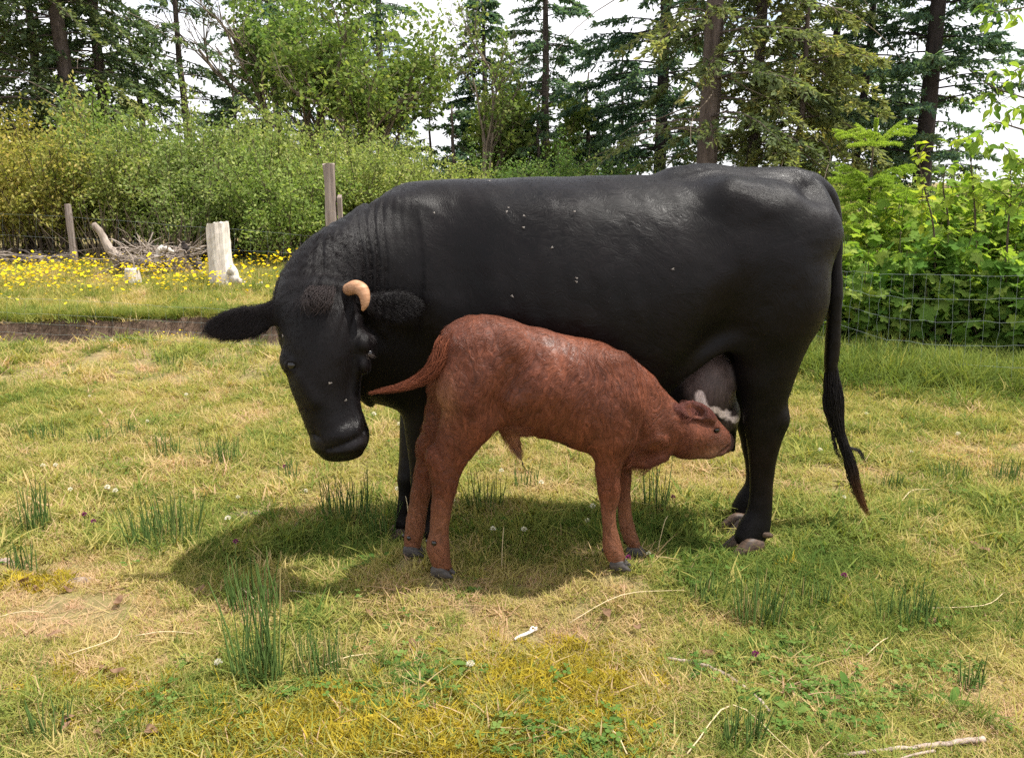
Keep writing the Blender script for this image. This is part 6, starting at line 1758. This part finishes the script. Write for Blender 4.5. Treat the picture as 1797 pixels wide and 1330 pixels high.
stick("forked_root", "curved reddish forked twig in the shade under the head", "stick", [(470, 937), (487, 941), (502, 938), (515, 928), (523, 918)], [.002, .0035, .0045, .004], M_STICK, 5, [([(500, 939), (508, 941), (512, 946)], .002, .012)], n=14)
stick("rusty_twig", "thin rusty twig right of the tallest rush tuft", "stick", [(508, 1040), (545, 1043), (575, 1053)], [.002, .002, .0015], M_STICK, 6, n=10)
G_ST = "long dry stalks lying in the grass"
for k, (pts, lab) in enumerate((([(1000, 1100), (1090, 1070), (1200, 1050)], "long dry stalk rising right across the middle foreground"), ([(1620, 1066), (1725, 1067), (1762, 1043)], "kinked dry stalk lying at the right"), ([(1205, 1330), (1285, 1248), (1392, 1330)], "dry stalk bent to a peak at the bottom edge"),
                                ([(0, 1095), (80, 1088)], "straight dry stalk at the left edge"), ([(240, 1125), (340, 1122)], "straight dry stalk in the left foreground"), ([(415, 1030), (472, 1100)], "slanting dry stalk before the tallest rush tuft"), ([(1582, 880), (1600, 862), (1630, 858)], "dry stalk near the tail's tip"), ([(1150, 990), (1165, 920), (1172, 905)], "upright dry stalk by the calf's forehoof"),
                                ([(122, 1165), (200, 1140), (215, 1115)], "curved dry stalk on the worn patch"), ([(715, 985), (716, 900), (712, 870)], "upright dry stalk before the calf's far hind leg"), ([(880, 1003), (882, 950), (884, 925)], "upright dry stalk in the shade under the calf"), ([(650, 1150), (560, 1180)], "short dry stalk right of the tallest rush"), ([(1100, 1330), (1060, 1280)], "dry stalk slanting at the bottom edge"), ([(1520, 1150), (1560, 1120)], "dry stalk left of the short cropped tuft"))):
    up = 'upright' in lab
    if up:
        b0 = gl(*pts[0], up=0); P = catmull(np.array([b0, Q(pts[1][0], pts[1][1], b0[1] - .01), Q(pts[2][0], pts[2][1], b0[1] + .01)]), 8)
        o = link("dry_stalk", TB().tube(P - P[0], np.linspace(.0016, .001, 8), 4).mesh("dry_stalk", [M_STRAW])); o.location = P[0]; tag(o, lab, "dry stalk", G_ST)
    else:
        stick("dry_stalk", lab, "dry stalk", pts if len(pts) > 2 else [pts[0], ((pts[0][0] + pts[1][0]) / 2 + 3, (pts[0][1] + pts[1][1]) / 2 - 2), pts[1]], [.0017, .0015, .001], M_STRAW, 30 + k, n=9, group=G_ST, ups=[.02, .03, .025])

def mound(name, label, px, py, rx, ry, h, mat, seed, cat):
    g = gpt(px, py); rng = np.random.default_rng(seed)
    nr, na = 16, 44
    r = np.linspace(0, 1, nr)[:, None]; a = (np.arange(na) / na * 6.283)[None]
    edge = 1 + .35 * (fbm(np.cos(a) * 2 + 9, np.sin(a) * 2 + 9, seed, 3) - .5) * 2
    x = g[0] + r * edge * rx * np.cos(a); y = g[1] + r * edge * ry * np.sin(a)
    z = gz(x, y) + h * (1 - r ** 2) * (.35 + 1.3 * fbm(x * 26, y * 26, seed + 1, 3)) + .012 * (fbm(x * 70, y * 70, seed + 2, 2) - .5) - .006 * r
    V = np.stack([x, y, z], -1).reshape(-1, 3); i = np.arange(nr * na).reshape(nr, na)
    F = np.stack([i[:-1], i[1:], np.roll(i[1:], -1, 1), np.roll(i[:-1], -1, 1)], -1).reshape(-1, 4)
    o = link(name, mesh_np(name, V - [g[0], g[1], 0], F, [mat], False)); o.location = (g[0], g[1], 0)
    tag(o, label, cat)
b = NB("loose_soil"); P_ = b.pos(); n1 = b.noise(38, 6, .7, P_); n2 = b.noise(180, 4, .7, P_)
M_SOIL = b.principled(b.ramp(b.math('ADD', b.math('MULTIPLY', n1, .6), b.math('MULTIPLY', n2, .4)), [(.36, (.07, .05, .04)), (.5, (.25, .185, .145)), (.64, (.52, .42, .35))]), .95, .1, b.bump(n2, .9, .01))
b = NB("dung"); n1 = b.noise(50, 5, .7, b.pos())
M_DUNG = b.principled(b.ramp(n1, [(.35, (.035, .014, .008)), (.65, (.12, .055, .03))]), .95, .1, b.bump(n1, 1, .01))
mound("soil_mound", "largest pale crumbly soil heap, at the edge of the head's shadow", 455, 899, .125, .055, .018, M_SOIL, 1, "soil heap")
mound("soil_mound", "small pale soil crumb left of the largest heap", 352, 911, .04, .018, .010, M_SOIL, 2, "soil heap")
mound("soil_mound", "flat pale soil heap in the worn left foreground", 145, 1018, .075, .035, .014, M_SOIL, 3, "soil heap")
mound("soil_mound", "dark soil heap cut by the left edge", 5, 990, .06, .035, .016, M_SOIL, 4, "soil heap")
mound("dung_crumbs", "reddish brown dung crumbs near the right edge", 1775, 1117, .045, .022, .014, M_DUNG, 5, "dung")

def dry_leaf_mesh(seed):
    rng = np.random.default_rng(seed); l, w = .035, .011; s = np.linspace(0, 1, 7); V, F = [], []
    for k, t in enumerate(s):
        hw = w * math.sin(math.pi * min(.98, t * .95 + .03)) ** .7; z = .010 * math.sin(t * 4 + seed) + .006
        V += [[l * t, -hw, z + hw * .6], [l * t, 0, z], [l * t, hw, z + hw * .5]]
    for k in range(6):
        b0 = k * 3; F += [[b0, b0 + 3, b0 + 4, b0 + 1], [b0 + 1, b0 + 4, b0 + 5, b0 + 2]]
    return mesh_np("dry_leaf", np.array(V), np.array(F), [M_DRYLEAF], True, {'tint': rng.random(21)})
DL = [dry_leaf_mesh(k) for k in range(3)]
for (px, py) in ((40, 1030), (60, 1035), (110, 1040), (105, 1130), (65, 1120), (215, 1192), (182, 1190), (110, 1295), (160, 1305), (170, 1285), (120, 1280), (345, 1045), (215, 1060), (1250, 1150), (1330, 1170), (1290, 1140), (1705, 955), (1730, 972), (640, 1080), (720, 1130), (1070, 1095), (1120, 1110), (1640, 1090), (1660, 1085), (860, 1210), (260, 1290), (600, 1240), (1460, 1230)):
    o = link("dry_leaf", DL[int(rngH.integers(0, 3))]); o.location = gl(px, py, .012); o.rotation_euler = (rngH.normal(0, .3), rngH.normal(-.2, .3), rngH.uniform(0, 6.28)); o.scale = [rngH.uniform(.7, 1.4)] * 3
    tag(o, where(px, py, "curled dry leaf"), "dry leaf", "dry leaves in the pasture")

# flies on the cow
b_ = NB("fly_body"); M_FLY = b_.principled((0.05, 0.035, 0.028), .5, .4)
b_ = NB("fly_wing"); M_WING = b_.principled((0.26, 0.23, 0.20), .35, .5)
bvh = BVHTree.FromPolygons([Vector(v) for v in CV], [list(f) for f in CF])
def fly_mesh():
    v = np.array([[0, -.0045, .0015], [.0018, 0, .0012], [0, 0, .0032], [-.0018, 0, .0012], [0, .005, .0018], [.0004, -.001, .0035], [.0035, .0075, .003], [.0009, .0075, .0035], [-.0004, -.001, .0035], [-.0035, .0075, .003], [-.0009, .0075, .0035]])
    f = np.array([[0, 1, 2], [0, 2, 3], [4, 2, 1], [4, 3, 2], [0, 3, 1], [4, 1, 3], [5, 6, 7], [8, 10, 9]])
    return mesh_np("fly", v, f, [M_FLY, M_WING], face_mat=[0] * 6 + [1] * 2)
FLY = fly_mesh()
for (px, py, lab) in ((967, 437, "winged fly on the cow's mid flank"), (1010, 488, "fly low on the flank, upper of the pair"), (1010, 494, "fly low on the flank, lower of the pair"), (1006, 374, "fly high on the flank behind the ribs"), (763, 377, "fly on the shoulder below the withers"), (891, 367, "fly on the upper ribs, higher of two"), (889, 376, "fly on the upper ribs, lower of two"),
                    (922, 382, "fly on the upper ribs right of a pair"), (917, 401, "fly below the pair on the upper ribs"), (861, 321, "fly close under the back line"), (708, 327, "fly on the withers fold"), (901, 521, "fly on the dark lower ribs"), (580, 671, "fly in the middle of the cow's face"), (603, 703, "fly lower on the cow's face"), (500, 588, "fly beside the cow's forehead"), (1178, 473, "fly on the dark hollow of the flank")):
    d = Q(px, py, 3.0) - np.array([0, 0, CAM_H]); d = Vector(d).normalized()
    h = bvh.ray_cast(Vector((0, 0, CAM_H)), d)
    if h[0] is None: continue
    o = link("fly", FLY); o.location = h[0] + h[1] * .006
    o.rotation_euler = (h[1].to_track_quat('Z', 'Y') @ Matrix.Rotation(rngH.uniform(-3.1, 3.1), 3, 'Z').to_quaternion()).to_euler(); o.scale = (rngH.uniform(.75, 1.1),) * 3
    tag(o, lab, "fly", "flies on the cow")
